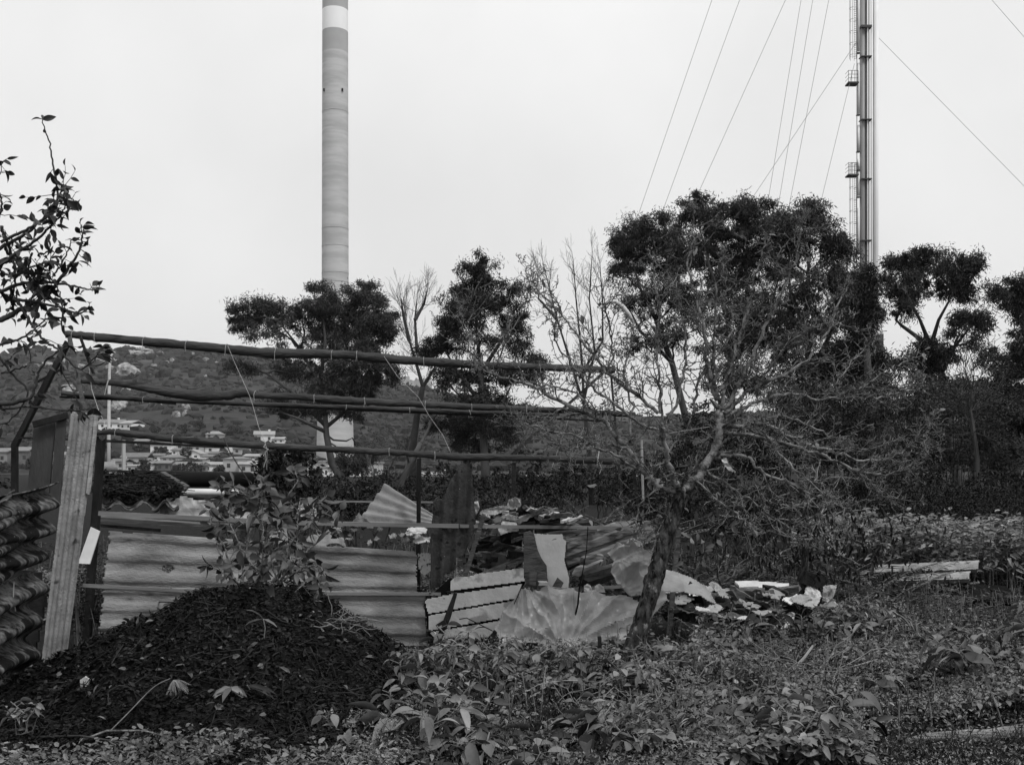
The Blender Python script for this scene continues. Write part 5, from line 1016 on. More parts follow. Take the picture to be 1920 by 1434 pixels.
LIMBS = [
 # left side
 ([(1282, 925), (1262, 897), (1250, 860), (1244, 812), (1240, 780)], .045, .016, 0, -.3),
 ([(1282, 925), (1240, 913), (1205, 888), (1181, 841), (1131, 785), (1069, 763), (1003, 725), (960, 712), (915, 697), (880, 690)], .042, .007, 0, .2),
 ([(1181, 841), (1120, 830), (1060, 812), (1010, 800), (960, 790)], .018, .006, .0, -.3),
 ([(1205, 888), (1150, 845), (1095, 838), (1040, 850)], .016, .006, 0, -.5),
 ([(1240, 780), (1190, 740), (1140, 700), (1100, 650), (1060, 600), (1010, 545), (995, 520)], .022, .005, 0, .3),
 ([(1069, 763), (1030, 780), (980, 800), (975, 803)], .012, .005, .1, .1),
 ([(915, 697), (880, 640), (866, 590), (862, 560)], .009, .003, .2, .3),
 ([(930, 690), (945, 640), (975, 590), (990, 545), (1005, 525)], .01, .003, .2, .0),
 ([(1140, 700), (1150, 640), (1135, 580), (1150, 560)], .012, .004, -.2, -.4),
 ([(1131, 785), (1080, 735), (1020, 720), (975, 715)], .014, .005, .1, .5),
 ([(1244, 812), (1190, 790), (1130, 740), (1080, 700), (1040, 640), (1040, 600)], .02, .005, 0, -.6),
 # centre verticals
 ([(1282, 925), (1322, 872), (1347, 835), (1352, 785), (1344, 754)], .055, .034, 0, 0),
 ([(1344, 754), (1328, 685), (1322, 622), (1310, 560), (1290, 500), (1300, 430), (1305, 372)], .028, .005, 0, .2),
 ([(1344, 754), (1338, 680), (1340, 600), (1345, 520), (1360, 470)], .022, .005, 0, -.4),
 ([(1350, 770), (1370, 690), (1390, 620), (1410, 540), (1430, 470), (1445, 430)], .026, .005, 0, .1),
 ([(1352, 775), (1400, 700), (1430, 620), (1460, 560), (1490, 500), (1500, 440), (1503, 400)], .026, .005, 0, -.2),
 ([(1240, 780), (1236, 720), (1230, 650), (1240, 590), (1225, 520), (1230, 480)], .02, .005, 0, .4),
 ([(1250, 800), (1280, 720), (1290, 640), (1270, 560), (1265, 500)], .02, .005, 0, -.2),
 ([(1352, 780), (1420, 720), (1500, 690), (1545, 640), (1565, 590), (1585, 540), (1590, 500)], .024, .004, 0, .3),
 ([(1300, 780), (1310, 700), (1370, 640), (1372, 580), (1340, 560)], .018, .005, 0, .6),
 ([(1180, 840), (1185, 760), (1170, 690), (1190, 620), (1165, 580)], .016, .004, 0, .2),
 # right side
 ([(1352, 785), (1400, 760), (1470, 735), (1540, 750), (1600, 746), (1665, 746), (1700, 725), (1742, 695)], .024, .004, 0, .3),
 ([(1600, 740), (1640, 710), (1690, 680), (1736, 662)], .01, .003, .2, .4),
 ([(1347, 800), (1430, 790), (1500, 830), (1560, 850), (1640, 870), (1690, 850), (1735, 800), (1760, 780)], .026, .004, 0, .1),
 ([(1347, 810), (1440, 820), (1540, 850), (1600, 880), (1640, 895), (1700, 880), (1730, 850), (1745, 825)], .022, .004, 0, -.3),
 ([(1400, 790), (1470, 775), (1540, 810), (1590, 842), (1640, 840), (1680, 820)], .015, .004, 0, .5),
 ([(1330, 860), (1400, 850), (1430, 890), (1480, 900), (1520, 930), (1580, 950), (1610, 960)], .022, .004, 0, -.4),
 ([(1430, 800), (1460, 850), (1500, 890), (1540, 920), (1570, 940)], .014, .004, -.2, -.5),
 ([(1322, 880), (1380, 920), (1440, 960), (1480, 1000), (1540, 1020)], .018, .004, 0, .3),
 ([(1300, 900), (1350, 940), (1400, 980), (1420, 1010)], .014, .004, 0, -.4),
 ([(1560, 860), (1640, 905), (1650, 930), (1700, 935)], .01, .003, .1, .1),
 ([(1540, 750), (1580, 700), (1620, 650), (1650, 640)], .011, .003, .2, .6),
 ([(1240, 913), (1200, 940), (1190, 990), (1205, 1020)], .012, .004, 0, -.3),
 ([(1420, 720), (1480, 640), (1530, 610), (1590, 600)], .014, .003, .1, -.5),
]
for L in LIMBS: limb(*L)
ml.build('limbs', M['twig'], pear, smooth=True); mt_.build('twigs', M['twigm'], pear)
extra = [P(x, y, TD+R(-.2, .4)) for x, y in [(1300, 362), (1310, 360), (1318, 366), (1296, 368), (1285, 390), (1330, 384), (1005, 535), (1000, 545), (1120, 635), (1160, 570), (1245, 470), (1255, 480), (1225, 500), (1440, 440), (1735, 655), (1730, 662), (1350, 730), (1520, 720), (1300, 480), (1090, 590), (1035, 560)]]
C = np.array(LC+[q for q in extra for _ in range(1)]); D = np.vstack([np.array(LD), rdir(len(extra))]); n = len(C)
leaves(mlf, C, D+rdir(n)*.8+[0, 0, -.4], rdir(n)+[0, -.6, .3], rng.uniform(.05, .085, n), rng.uniform(.028, .042, n), T_M)
n = 70; k = rng.integers(0, len(V), n)  # sparse leaves low in the tree near the fork
C = np.stack([rng.normal(1.40, .33, n), TD+rng.normal(0, .4, n), rng.normal(1.15, .2, n)], -1)
leaves(mlf, C, rdir(n)+[0, 0, -.5], rdir(n)+[0, -.6, .3], rng.uniform(.05, .09, n), rng.uniform(.028, .045, n), T_M)
mlf.build('leaves', M['leaf'], pear, smooth=True)
# things caught in the pear tree
tag(polysheet([(1352, 862), (1362, 858), (1368, 872), (1380, 886), (1366, 882)], 8.5, 20, crumple(.015, 3, 5, 51), .003).build('plastic_scrap', M['bag']), 'white torn plastic scrap snagged on a branch right of the pear fork', 'plastic scrap')
tag(MB().tube([P(1203, 825, 9.3), P(1204, 870, 9.3), P(1206, 935, 9.3)], [.008, .012, .01], 6).build('plastic_strip', M['bag']), 'pale plastic strip hanging in the pear branches beside the wrapped pole end', 'plastic strip')
tag(MB().tube([P(1160, 826, 8.9), P(1230, 816, 8.8), P(1330, 800, 8.6)], .0025, 4).build('string', M['string']), 'taut pale string tied to the pear tree crossing its crown', 'string')
tag(MB().tube([P(x, y, 8.7) for x, y in [(1128, 578), (1140, 566), (1155, 566), (1168, 575), (1180, 590), (1188, 606)]], [.01, .016, .018, .018, .016, .01], 8).build('curved_rod', M['white'], smooth=True), 'bright curved white rod end poking from the top left of the pear crown', 'rod')

# young tree right of the pear
YD = 11.6; b = P(1503, 1150, YD); b[2] = 0
t = thing('young_tree', 'thin young tree standing in the right rubble with sparse hanging leaves', 'tree', b)
m = MB(); q = [b, P(1506, 1080, YD), P(1512, 1020, YD), P(1508, 980, YD), P(1512, 930, YD)]; m.tube(q, [.045, .04, .036, .03, .015], 8); m.build('trunk', M['bark'], t, smooth=True)
m = MB(); lf = MB(); ends = []
_sv = (LC[:], LD[:])
for k in range(26):
    c = q[2]+(q[4]-q[2])*R(0, 1); d = rdir(1)[0]*[1, .6, .5]+[0, 0, .35]; lateral(m, c, d, R(.4, 1.0), .011)
m.build('branches', M['twig'], t); n = 900
C = P(1515, 1010, YD)+rng.normal(size=(n, 3))*[.62, .4, .28]; leaves(lf, C, rdir(n)*.5+[0, 0, -1], rdir(n)+[0, -1, .2], rng.uniform(.06, .11, n), rng.uniform(.022, .035, n), T_M); lf.build('leaves', M['leafd'], t, smooth=True)

# apple tree reaching in from the left
AD = 6.2; b = np.array([-3.7, AD, 0.])
t = thing('apple_tree', 'leafy fruit tree branches reaching in from the left edge against the sky', 'tree', b)
m = MB(); m.tube([b, [-3.68, AD, .8], [-3.62, AD, 1.3], [-3.5, AD, 1.75]], [.07, .065, .055, .045], 8); m.build('trunk', M['bark'], t, smooth=True)
m = MB(); lf = MB(); C = []; D = []
def abranch(px, r0, r1, d1=0., dens=1.):
    px = np.array(px, float); n = len(px); q0 = np.array([P(x, y, AD+d1*i/n) for i, (x, y) in enumerate(px)]); N = n*6; s_ = np.linspace(0, n-1, N)
    q = np.stack([np.interp(s_, range(n), q0[:, i]) for i in range(3)], -1)
    for a in range(3): q[:, a] = np.convolve(np.pad(q[:, a], 2, 'edge'), np.ones(5)/5, 'valid')
    q += rng.normal(size=q.shape)*.003; m.tube(q, np.linspace(r0, r1, N), 6)
    Lt = np.linalg.norm(np.diff(q, axis=0), axis=1).sum()
    for _ in range(int(Lt*26*dens)+2):
        i = int(rng.integers(1, N)); dd = unit(unit(q[i]-q[i-1])*.5+rdir(1)[0]+[0, 0, .1]); e_ = q[i]+dd*R(.02, .04); m.tube([q[i], e_], .0018, 4, cap=False); C.append(e_); D.append(dd)
    for _ in range(int(Lt*7*dens)):
        i = int(rng.integers(1, N)); dd = unit(unit(q[i]-q[i-1])*.8+rdir(1)[0]); e_ = wander(q[i], q[i]+dd*R(.06, .2), 5, .006); m.tube(e_, [.0028, .0024, .002, .0018, .0014], 4, cap=False)
        for z in e_[2:]: C.append(z); D.append(dd+rdir(1)[0]*.7)
    for a in (-1, 0, 1): C.append(q[-1]); D.append(unit(q[-1]-q[-2])*.6+np.array([a*.7, 0, .1]))
    return q
BR = [([(-40, 620), (0, 600), (40, 580), (90, 555), (130, 500), (150, 470), (155, 435)], .02, .004, .1, 1), ([(150, 470), (155, 440), (152, 425)], .004, .002, 0, .4),
 ([(100, 520), (125, 478), (135, 448)], .006, .003, 0, .6), ([(-30, 480), (20, 455), (60, 430), (95, 395), (110, 370), (100, 310), (90, 260), (78, 222)], .012, .003, .1, .35),
 ([(0, 455), (50, 430), (85, 410), (105, 380), (120, 350)], .01, .004, -.1, 1.4), ([(95, 395), (112, 378), (125, 372), (140, 375)], .006, .003, .05, 2.), ([(-30, 530), (20, 480), (70, 450), (100, 420), (118, 400), (125, 370)], .012, .003, -.2, 1.2),
 ([(-40, 440), (0, 400), (5, 380), (-2, 360)], .01, .004, 0, 1), ([(0, 330), (3, 310), (5, 300)], .003, .002, 0, 1), ([(-30, 560), (40, 530), (80, 528), (130, 535), (165, 542), (180, 545)], .012, .003, .1, 1), ([(20, 560), (60, 565), (110, 575), (150, 590), (170, 575)], .01, .003, 0, .9),
 ([(30, 560), (60, 610), (80, 635), (110, 655), (150, 700), (180, 665), (195, 650)], .009, .003, -.2, .7), ([(-20, 650), (30, 640), (60, 620), (85, 600), (100, 590)], .008, .003, .2, .5), ([(20, 480), (50, 500), (75, 540), (90, 590)], .008, .003, .2, 1.2),
 ([(-30, 740), (0, 760), (40, 752), (62, 744), (70, 700), (90, 670), (130, 650)], .016, .003, -.1, .25), ([(0, 770), (60, 760), (120, 770), (150, 770), (175, 765)], .007, .003, -.1, .2), ([(0, 700), (40, 690), (60, 680), (50, 640), (20, 640)], .006, .002, -.1, .3),
 ([(110, 655), (118, 700), (140, 740), (155, 780)], .005, .002, 0, .5), ([(0, 420), (20, 470), (30, 520), (25, 560)], .01, .005, .2, 1.3), ([(60, 470), (50, 520), (80, 560), (110, 560)], .007, .003, .1, 1.3), ([(-10, 500), (20, 520), (60, 500), (95, 490)], .008, .003, -.1, 1.3), ([(-20, 640), (20, 700), (60, 735), (20, 790), (-10, 800)], .008, .003, .1, .3), ([(0, 690), (30, 660), (75, 640)], .004, .002, 0, .3), ([(60, 620), (75, 560), (70, 520), (105, 470)], .008, .003, 0, .9), ([(115, 620), (118, 580), (112, 545), (95, 520)], .006, .003, 0, 1.1)]
for a in BR: abranch(*a)
m.tube([[-3.5, AD, 1.75], P(-60, 740, AD), P(-30, 740, AD)], [.04, .03, .016], 6); m.tube([[-3.5, AD, 1.75], P(-120, 700, AD), P(-60, 620, AD), P(-40, 560, AD), P(-30, 480, AD)], [.04, .035, .03, .02, .014], 6)
m.build('branches', M['twigd'], t, smooth=True); C = np.array(C); D = np.array(D); n = len(C)
leaves(lf, C, D+[0, 0, -.35], rdir(n)+[0, -.4, .5], rng.uniform(.035, .085, n), rng.uniform(.018, .04, n), T_H); lf.build('leaves', M['tleaf'], t, smooth=True)

# leafy sapling growing on the heap
SD = 7.9; b = P(500, 1105, SD)
t = thing('sapling', 'bushy leafy sapling with many stems growing out of the heap top', 'sapling', b)
m = MB(); lf = MB(); C = []; D = []; AD_ = AD; AD = SD
for a in [([(500, 1105), (470, 1090), (440, 1095), (425, 1040), (420, 1020), (395, 985), (395, 950)], .012, .003, .1, .8), ([(440, 1095), (430, 1070), (408, 1030), (404, 1000)], .008, .003, .2, .6), ([(455, 1098), (460, 1040), (470, 990), (480, 940), (490, 905)], .009, .003, .0, 1.1), ([(470, 1100), (480, 1050), (500, 1010), (520, 960), (540, 930)], .009, .003, .2, 1.), ([(500, 1105), (530, 1070), (570, 1040), (600, 1010), (625, 990), (635, 1000)], .012, .003, -.1, .9), ([(500, 1105), (540, 1080), (570, 1062), (600, 1060), (612, 1080)], .009, .003, -.2, .9), ([(505, 1100), (540, 1050), (555, 1010), (560, 960), (565, 930)], .009, .003, .1, 1.), ([(490, 1100), (490, 1040), (510, 990), (505, 950)], .008, .003, -.1, .9), ([(480, 1100), (520, 1095), (550, 1095), (580, 1100), (590, 1112)], .008, .003, -.2, .8), ([(460, 1098), (420, 1075), (400, 1062), (385, 1060)], .006, .003, -.1, .6), ([(404, 1000), (420, 940), (412, 915)], .005, .003, .1, 1.6), ([(480, 940), (450, 920), (420, 905)], .005, .003, .1, 1.3), ([(540, 930), (560, 900), (550, 880)], .005, .003, .3, 1.2), ([(600, 1010), (580, 970), (590, 940)], .005, .003, .1, 1), ([(470, 990), (440, 970), (430, 950)], .005, .003, 0, 1.2), ([(540, 1050), (590, 1080), (600, 1100)], .006, .003, -.3, 1.2), ([(520, 960), (530, 1000), (560, 1020)], .005, .003, -.3, 1.2)]: abranch(*a)
AD = AD_
for _k in range(4):
    _x = R(425, 590); abranch([(R(470, 530), 1100), (_x*.5+250, R(1010, 1050)), (_x, R(950, 1010)), (_x+R(-25, 25), R(905, 960))], .006, .002, R(-.3, .3), 1.1)
for _ in range(60):
    a = P(R(440, 560), R(1098, 1108), SD+R(-.2, .1)); m.tube([a, a+[R(-.1, .1), -.03, R(-.03, .04)], a+[R(-.22, .22), -.05, R(-.1, 0)]], R(.002, .006), 4, cap=False)
m.build('stems', M['twig'], t, smooth=True); C = np.array(C); D = np.array(D); n = len(C)
leaves(lf, C, D+[0, 0, -.5], rdir(n)+[0, -.5, .4], rng.uniform(.05, .12, n), rng.uniform(.026, .058, n), T_H); lf.build('leaves', M['sleaf'], t, smooth=True)

# ------------------------------------------------------------------ ferns
def fern_proto():
    b = np.zeros(3); t = thing('fern', 'feathery arching fern behind the rubble pile', 'fern', b, 'ferns behind the rubble pile'); m = MB(); ms = MB()
    for k in range(9):
        a = k*2*pi/9+R(-.3, .3); L = R(.6, .95); n = 14; el = R(.9, 1.3); q = []
        for i in range(n+1): f = i/n; q.append([cos(a)*L*f*cos(el*(1-f*.75)), sin(a)*L*f*cos(el*(1-f*.75)), L*(sin(el)*f-.35*f*f)])
        q = np.array(q); ms.tube(q, np.linspace(.004, .0015, n+1), 4, cap=False)
        for s_ in (-1, 1):
            i = np.arange(2, n+1); tt = unit(q[i]-q[i-1]); sd_ = unit(np.cross(tt, [0, 0, 1.]))*s_; w = .17*np.sin(np.linspace(.5, 1, len(i))*pi)+.03
            for f in (0, .5): leaves(m, q[i]-tt*f*L/n, sd_+tt*.45-[0, 0, .15], np.tile([0, 0, 1.], (len(i), 1)), w, .02)
    m.build('fronds', M['fine'], t); ms.build('stalks', M['stem'], t); return t
def copy_tree(o, loc, rz, sc, label=None, group=None):
    r = o.copy(); COL.objects.link(r); r.location = loc; r.rotation_euler = (R(-.1, .1), R(-.1, .1), rz); r.scale = (sc,)*3
    if label: r['label'] = label
    if group: r['group'] = group
    for c in o.children:
        k = c.copy(); COL.objects.link(k); k.parent = r
    return r
fp = fern_proto(); sp = [(1060, 975, 13), (1110, 960, 13.5), (1150, 965, 13), (1185, 975, 12.6), (1030, 960, 14.5), (1090, 950, 15), (1135, 985, 12), (1220, 985, 12.6), (1000, 965, 15), (1290, 1060, 12.5), (1340, 1070, 12.8), (1390, 1075, 13), (1620, 1110, 12), (1680, 1115, 11.6), (1560, 1090, 12.4)]
for i, (x, y, d) in enumerate(sp):
    q = P(x, y, d); q[2] = .35+R(-.1, .15) if i < 9 else .0
    if i == 0: fp.location = q; fp.scale = (1.1,)*3
    else: copy_tree(fp, q, R(0, 6), R(.85, 1.25), ORD[i]+' fern along the row behind the rubble pile' if i < 9 else ORD[i-9]+' fern among the weeds right of the rubble pile', 'ferns behind the rubble pile' if i < 9 else 'ferns in the right-hand weeds')

# ------------------------------------------------------------------ weeds
def freeground(X, Y):
    px = X/Y*F+CX
    k = (px > -450) & (px < 2650)
    k &= (heap(X, Y) < .02) | ((X > -1.15) & (vn(X*5, Y*5, 87) > .5) & (heap(X, Y) < .2))
    k &= ~((px < 1240) & (px > 150) & (Y > 8.85+.0*X) & (Y < 11.2))
    k &= ~((px < 690+330*(vn(X*2.6, Y*2.6, 88)-.5)+120*(vn(X*9, Y*9, 89)-.5)+70*np.clip((Y-6.3)/2.6, 0, 1)) & (Y < 8.9))
    k &= (X-(-.0+0))**2 >= 0
    k &= ((X-.93)/.36)**2+((Y-8.2)/.42)**2 > 1
    k &= ~((px > 1235) & (px < 1565) & (Y > 9.35+.5*vn(X*4, Y*0, 5)) & (Y < 12))
    k &= ~((px > 1700) & (px < 1900) & (Y > 11.2) & (Y < 13.4))
    k &= ~((px < 150) & (Y > 5.8) & (Y < 11))
    k &= ~((px > 1690) & (px < 1980) & (Y > 6.02) & (Y < 6.3))
    k &= ~((px > 1630) & (px < 1870) & (Y > 12.2) & (Y < 13.3))
    return k
def scatter(n, y0, y1, ok=freeground, pw=1.):
    Y = y0+(y1-y0)*rng.uniform(0, 1, n)**pw; n = int(n*1.48); Y = y0+(y1-y0)*rng.uniform(0, 1, n)**pw; X = (rng.uniform(-430, 2650, n)-CX)/F*Y; k = ok(X, Y); return X[k], Y[k]
# low ground cover of small leaves: gap shade put into darker leaf colour underneath, hummocks of paler leaves above
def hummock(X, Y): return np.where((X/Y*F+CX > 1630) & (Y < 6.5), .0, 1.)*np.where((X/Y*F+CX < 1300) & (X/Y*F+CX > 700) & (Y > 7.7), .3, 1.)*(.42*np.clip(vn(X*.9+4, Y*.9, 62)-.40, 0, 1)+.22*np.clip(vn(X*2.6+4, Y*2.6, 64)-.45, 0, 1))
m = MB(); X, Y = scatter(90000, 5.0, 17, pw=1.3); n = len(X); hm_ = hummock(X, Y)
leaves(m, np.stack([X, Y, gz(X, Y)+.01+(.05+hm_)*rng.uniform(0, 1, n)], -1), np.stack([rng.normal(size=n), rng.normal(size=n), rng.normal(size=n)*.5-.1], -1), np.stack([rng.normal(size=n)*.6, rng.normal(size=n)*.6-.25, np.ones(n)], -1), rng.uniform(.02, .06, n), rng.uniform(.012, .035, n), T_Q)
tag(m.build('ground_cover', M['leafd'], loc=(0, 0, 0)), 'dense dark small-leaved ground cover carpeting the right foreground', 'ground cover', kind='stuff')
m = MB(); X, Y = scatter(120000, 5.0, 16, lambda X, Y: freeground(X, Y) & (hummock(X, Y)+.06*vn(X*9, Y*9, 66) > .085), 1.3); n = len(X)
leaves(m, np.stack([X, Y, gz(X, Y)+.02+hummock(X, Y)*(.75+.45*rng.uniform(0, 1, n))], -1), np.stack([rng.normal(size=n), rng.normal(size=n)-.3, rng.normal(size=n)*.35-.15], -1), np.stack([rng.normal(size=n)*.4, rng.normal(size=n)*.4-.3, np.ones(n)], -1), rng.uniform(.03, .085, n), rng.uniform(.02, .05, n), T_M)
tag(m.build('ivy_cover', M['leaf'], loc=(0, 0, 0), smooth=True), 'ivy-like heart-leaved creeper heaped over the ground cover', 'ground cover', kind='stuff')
# fine pale seedlings, in patches
ok2 = lambda X, Y: freeground(X, Y) & (vn(X*.8, Y*.8, 70) > .52)
m = MB(); X, Y = scatter(80000, 5.0, 13, ok2, 1.3); n = len(X)
leaves(m, np.stack([X, Y, gz(X, Y)+.04+hummock(X, Y)+.16*vn(X*2, Y*2, 71)*rng.uniform(.3, 1, n)], -1), np.stack([rng.normal(size=n), rng.normal(size=n), rng.normal(size=n)*.6+.4], -1), np.stack([rng.normal(size=n), rng.normal(size=n), np.ones(n)], -1), rng.uniform(.012, .035, n), rng.uniform(.006, .014, n))
tag(m.build('fine_weeds', M['leafl'], loc=(0, 0, 0)), 'fine pale seedlings growing in patches over the plot', 'weeds', kind='stuff')
# strip of weeds along the bottom edge at the left
bot = lambda X, Y: (X/Y*F+CX < 820) & (Y < 5.55+.5*vn(X*2, Y*2, 80)) & (np.abs(X/Y*F) < 1010) & (vn(X*3.5, Y*3.5, 81) > .42)
m = MB(); X, Y = scatter(26000, 4.9, 6.2, bot); n = len(X); Zt = top(X, Y)
leaves(m, np.stack([X, Y, Zt+.02+.12*rng.uniform(0, 1, n)], -1), np.stack([rng.normal(size=n), rng.normal(size=n), rng.normal(size=n)*.5+.1], -1), np.stack([rng.normal(size=n)*.6, rng.normal(size=n)*.6-.2, np.ones(n)], -1), rng.uniform(.015, .055, n), rng.uniform(.008, .03, n), T_M)
tag(m.build('edge_weeds', M['leaf'], loc=(0, 0, 0)), 'small bright weeds along the foot of the compost heap', 'weeds', kind='stuff')
# grass and dry stalks
m = MB(); X, Y = scatter(22000, 5.0, 15); n = len(X)
leaves(m, np.stack([X, Y, gz(X, Y)], -1), np.stack([rng.normal(size=n)*.5, rng.normal(size=n)*.5, np.ones(n)], -1), rdir(n), rng.uniform(.12, .38, n), rng.uniform(.003, .008, n), T_B)
tag(m.build('grass', M['leafd'], loc=(0, 0, 0)), 'thin grass blades rising through the weeds', 'grass', kind='stuff')
m = MB()
def tangle(px, py, n, r, L, up=.1):
    c = onheap(px, py)
    for _ in range(n):
        a = c+[R(-r, r), R(-r, r)*.7, R(0, up)]; th = R(0, 2*pi); l = R(.4, 1)*L; q = [a]
        d = np.array([cos(th), sin(th)*.6, R(-.1, .5)])
        for i in range(5): d = unit(d+rng.normal(size=3)*.3-[0, 0, .12]); q.append(q[-1]+d*l/5)
        m.tube(q, R(.0018, .004), 4, cap=False)
tangle(1180, 1330, 120, .38, .5, .2); tangle(1500, 1300, 130, .4, .5, .2); tangle(1240, 1290, 90, .3, .4, .25); tangle(1800, 1160, 60, .5, .5, .2); tangle(1400, 1240, 60, .4, .4, .2); tangle(880, 1270, 40, .4, .3, .15); tangle(1150, 1370, 60, .3, .35, .1); tangle(620, 1180, 40, .2, .25, .08); tangle(1640, 1150, 60, .5, .5, .2)
tag(m.build('dry_stalks', M['stem'], loc=(0, 0, 0)), 'tangled dry stalks matted over the weeds', 'dry stalks', kind='stuff')
for (a, b, r, mt, lb) in [((1485, 1288), (1528, 1243), .012, 'straw', 'broken pale cane sticking up from the tangled stalks'), ((1555, 1262), (1567, 1248), .007, 'straw', 'short split pale cane right of the broken one'), ((1380, 1310), (1370, 1330), .02, 'straw', 'split pale stump stub in the foreground weeds'), ((1210, 1322), (1262, 1345), .02, 'straw', 'thick pale broken stem lying in the tangle of stalks'), ((1475, 1322), (1470, 1300), .014, 'stem', 'dark splintered stub beside the tangled stalks'), ((1560, 1290), (1650, 1268), .006, 'straw', 'long thin straw lying across the weeds at right'), ((1360, 1420), (1368, 1400), .012, 'straw', 'short pale broken twig at the bottom edge')]:
    p0, p1 = onheap(*a)+[0, 0, .12], onheap(*a)+[(b[0]-a[0])/F*onheap(*a)[1], .05, .12-(b[1]-a[1])/F*onheap(*a)[1]]
    tag(MB().tube([p0, (p0+p1)/2+[.01, 0, 0], p1], [r, r*.9, r*.7], 6).build('broken_stem', M[mt]), lb, 'stem')
# broad-leaved plants, each a thing
def plant_proto(seed, n, L, W, h, mat):
    t = thing('leafy_plant', 'x', 'plant', np.zeros(3)); m = MB(); ms = MB(); C = []; D = []; N_ = []
    for s in range(int(rng.integers(3, 7))):
        o_ = np.array([R(-.16, .16), R(-.16, .16), 0]); h = h*R(.8, 1.15)
        q = [np.zeros(3), o_*.6+[0, 0, .02], o_+np.array([R(-.06, .06), R(-.06, .06), h*.5]), o_+np.array([R(-.12, .12), R(-.12, .12), h])]; ms.tube(q, [.006, .006, .005, .004], 5); q = q[1:]
        for k in range(n):
            f = R(.45, 1); a = k*2.4+R(-.4, .4); c = q[1]+(q[2]-q[1])*((f-.45)/.55); e_ = c+np.array([cos(a), sin(a), .35])*R(.03, .07); ms.tube([c, e_], .0025, 4, cap=False)
            C.append(e_); D.append([cos(a)+R(-.2, .2), sin(a), R(-.7, .35)]); N_.append([0, 0, 1.])
    n_ = len(C); leaves(m, np.array(C), np.array(D), np.array(N_)+rng.normal(size=(n_, 3))*.42, L*rng.uniform(.45, 1.25, n_), W*rng.uniform(.5, 1.15, n_), T_H)
    m.build('leaves', M[mat], t, smooth=True); ms.build('stem', M['stem'], t); return t
protos = [plant_proto(1, 7, .17, .09, .22, 'leaf'), plant_proto(2, 8, .15, .075, .16, 'leaf'), plant_proto(3, 10, .11, .06, .3, 'leafl'), plant_proto(4, 8, .16, .08, .26, 'leaf'), plant_proto(5, 14, .09, .035, .34, 'leaf'), plant_proto(6, 12, .1, .06, .14, 'leafl'), plant_proto(7, 6, .2, .09, .1, 'leaf'), plant_proto(8, 13, .12, .03, .24, 'leafl'), plant_proto(9, 6, .14, .08, .2, 'leaf'), plant_proto(10, 5, .19, .085, .16, 'leafd'), plant_proto(11, 9, .12, .07, .24, 'leaf'), plant_proto(12, 16, .07, .03, .3, 'leaf')]
used = [False]*12
def place(k, x, y, z, sc, label, group):
    o = protos[k]
    if not used[k]:
        used[k] = True; o.location = (x, y, z); o.scale = (sc,)*3; o['label'] = label; o['group'] = group; return o
    return copy_tree(o, (x, y, z), R(0, 6.3), sc, label, group)
named = [(945, 1285, 0, 1.1, 'broad-leaved plant with one large heart-shaped leaf left of the pear trunk'), (1060, 1215, 0, 1., 'broad-leaved plant growing against the foot of the tarp'), (770, 1200, 3, 1., 'pale leafy plant before the right end of the long panel'), (1000, 1225, 1, 1., 'leafy plant below the dark stake and the tarp edge'), (1580, 1395, 0, 1.1, 'large-leaved plant near the log at the bottom right'), (1530, 1375, 1, 1.1, 'large-leaved plant left of the one near the log'), (1770, 1300, 0, 1.1, 'big round-leaved plant at the right edge above the log'), (1840, 1310, 3, 1.1, 'tall leafy clump at the far right above the log'), (1620, 1250, 1, .9, 'leafy clump right of the dry stalk tangle'), (1560, 1165, 1, .8, 'broad-leaved plant at the foot of the young tree'), (1330, 1200, 1, .8, 'leafy plant right of the pear trunk foot'), (830, 1385, 2, 1., 'pale drooping plant at the bottom edge below the heap'), (1400, 1340, 1, .9, 'leafy plant left of the split pale stump stub'), (1680, 1330, 3, .9, 'leafy clump just above the left end of the log'), (40, 1418, 2, .6, 'small pale plant at the lower left corner')]
for (x, y, k, sc, lb) in named:
    q = onheap(x, y); place(k, q[0], q[1], q[2]+.8*float(hummock(q[0], q[1])), sc*.9, lb, 'broad-leaved plants in the foreground')
LOOK = ['large-leaved', 'low spreading', 'pale many-leaved', 'tall large-leaved', 'tall narrow-leaved', 'low pale', 'sprawling large-leaved', 'pale strap-leaved', 'round-leaved', 'dark long-leaved', 'bushy round-leaved', 'tall fine-leaved']
WEEDS = []
def weedlab(k, X, Y):
    px = X/Y*F+CX; a = 'at the very front' if Y < 6.6 else ('in mid ground' if Y < 9 else 'towards the back'); b = 'left of the pear trunk' if px < 1180 else ('between the two trunks' if px < 1500 else 'right of the young tree')
    return LOOK[k]+' weed from the left, %s, %s' % (a, b), 'broad-leaved weeds carpeting the plot'
cnt = 0
while cnt < 285:
    X, Y = scatter(1, 5.3, 13.5, pw=1.2)
    if len(X) == 0: continue
    if not -60 < X[0]/Y[0]*F+CX < 2000: continue
    if (Y[0] > 7.9 and Y[0] < 9.3 and X[0]/Y[0]*F+CX < 1300): continue
    if vn(X[0]*.9, Y[0]*.9, 90) < .38 or (X[0]/Y[0]*F+CX > 1600 and Y[0] < 6.6): continue
    cnt += 1; k = int(rng.integers(0, 12)); place(k, float(X[0]), float(Y[0]), float(gz(X[0], Y[0]))+.8*float(hummock(X[0], Y[0])), R(.5, 1.0), *weedlab(k, float(X[0]), float(Y[0])))
_g = {}
for o in COL.objects:
    if o.get('label', '').find(' weed from the left, ') > 0: _g.setdefault(o['label'], []).append(o)
for l, os_ in _g.items():
    for k, o in enumerate(sorted(os_, key=lambda o: o.location.x/o.location.y)): o['label'] = ORD[k]+' '+l
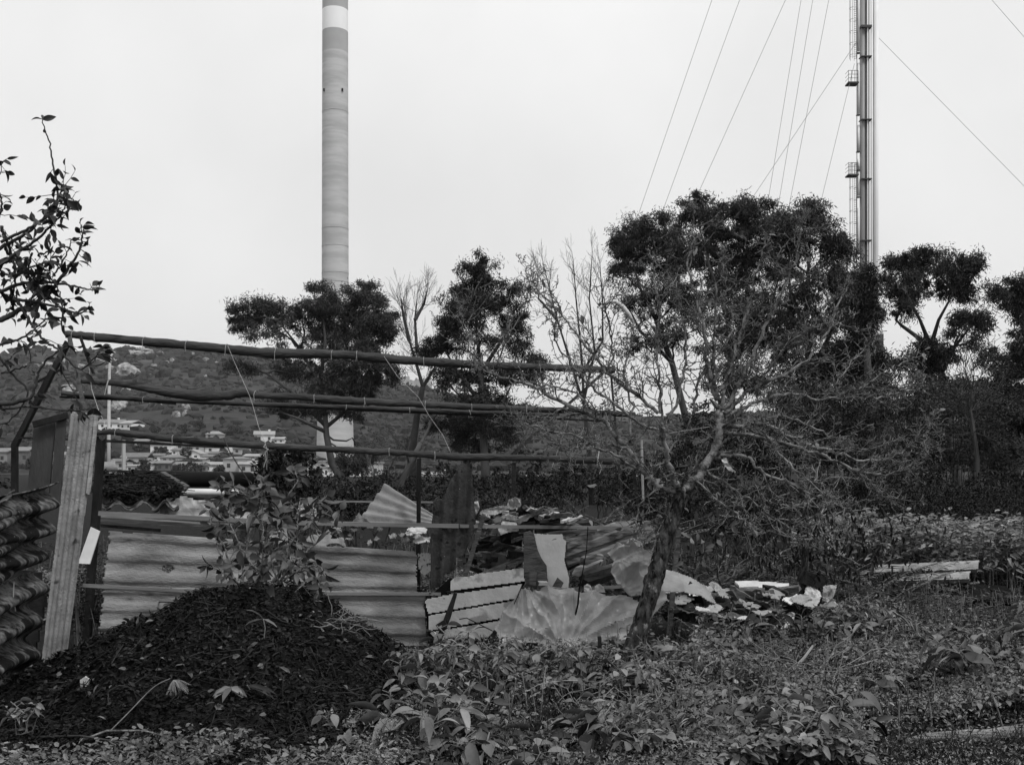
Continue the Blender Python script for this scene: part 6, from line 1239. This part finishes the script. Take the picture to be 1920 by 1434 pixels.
# tall pale weeds at the right back, and behind the fence
def tallweeds(n, x0, x1, d0, d1, h0, h1, mat, name, label, L=.1):
    m = MB(); ms = MB()
    for _ in range(n):
        d = R(d0, d1); x = (R(x0, x1)-CX)/F*d; h = R(h0, h1)*(.75+.5*vn(x*1.2, d*1.2, 95)); lean = rng.normal(size=2)*.12*h; z0 = float(gz(x, d))
        q = np.array([[x, d, z0], [x+lean[0]*.4, d+lean[1]*.4, z0+h*.5], [x+lean[0], d+lean[1], z0+h]]); ms.tube(q, [.006, .005, .003], 4, cap=False)
        k = int(h*42); f = rng.uniform(.25, 1, k)**.7; a = rng.uniform(0, 2*pi, k); c = np.stack([np.interp(f, [0, .5, 1], q[:, i]) for i in range(3)], -1)
        dd = np.stack([np.cos(a), np.sin(a), rng.uniform(-.4, .5, k)], -1); c = c+dd*rng.uniform(.01, .09, (k, 1))
        leaves(m, c, dd, np.stack([rng.normal(size=k)*.7, rng.normal(size=k)*.6-.4, np.ones(k)], -1), L*rng.uniform(.6, 1.2, k)*(1.25-f*.6), L*.32*rng.uniform(.7, 1.2, k), T_M)
    v0 = m.n; ms_v = ms
    o = m.build(name, M[mat], loc=(0, 0, 0)); tag(o, label, 'weeds', kind='stuff')
    o = ms.build(name.replace('weeds', 'weed_stalks'), M['stem'], loc=(0, 0, 0)); tag(o, 'thin stalks of the '+label, 'weed stalks', kind='stuff')
tallweeds(1050, 1500, 2650, 13.6, 16.5, .6, .9, 'leafl', 'tall_weeds', 'tall pale weeds with pointed leaves at the back of the right plot', .15)
tallweeds(150, 1240, 1560, 12.5, 16, .3, .6, 'black', 'dark_weeds', 'mid-height weeds behind the right rubble')
tallweeds(330, -400, 1240, 11.3, 17, .2, .7, 'leafd', 'back_weeds', 'low dark weeds behind the pergola and rubble', .08)
tallweeds(620, 900, 2600, 6.2, 12.5, .12, .34, 'leaf', 'low_weeds', 'low leafy weeds scattered over the right foreground', .06)
tallweeds(70, 660, 800, 9.9, 11., .15, .45, 'leafd', 'panel_weeds', 'dark weeds between the long panel and the fan-shaped sheet', .06)
tallweeds(60, 140, 200, 9.0, 9.8, .3, .9, 'black', 'post_weeds', 'dark weeds in the gap beside the leaning left post', .06)
tallweeds(460, 1560, 2600, 10.2, 13, .12, .4, 'leafd', 'slope_weeds', 'dark trailing weeds on the right slope', .07)
# ivy and leaves over the rubble
m = MB(); n = 2600; X = (rng.uniform(560, 1260, n)-CX)/F*9.7; Y = rng.uniform(9.7, 11.3, n); Z = .25+.35*vn(X*3, Y*3, 99)*rng.uniform(0, 1, n)
leaves(m, np.stack([X, Y, Z], -1), rdir(n), rdir(n)+[0, -.3, 1], rng.uniform(.03, .08, n), rng.uniform(.02, .05, n), T_M); tag(m.build('rubble_leaves', M['leafd'], loc=(0, 0, 0)), 'dark creeping leaves growing through the rubble pile', 'creeper', kind='stuff')

# ------------------------------------------------------------------ haze
HZ_ = True
if HZ_:
    hm = bpy.data.materials.new('haze'); hm.use_nodes = True; N, L = hm.node_tree.nodes, hm.node_tree.links; N.remove(N['Principled BSDF'])
    pv = N.new('ShaderNodeVolumePrincipled'); pv.inputs['Color'].default_value = (.95, .95, .95, 1); pv.inputs['Density'].default_value = .00009; pv.inputs['Anisotropy'].default_value = 0.
    L.new(pv.outputs[0], N['Material Output'].inputs['Volume'])
    hb_ = MB().box([0, 1700, 120], [5600, 3600, 270]); tag(hb_.build('haze', hm, loc=(0, 1700, 0)), 'thin pale haze over the distant hillside', 'haze', kind='stuff')
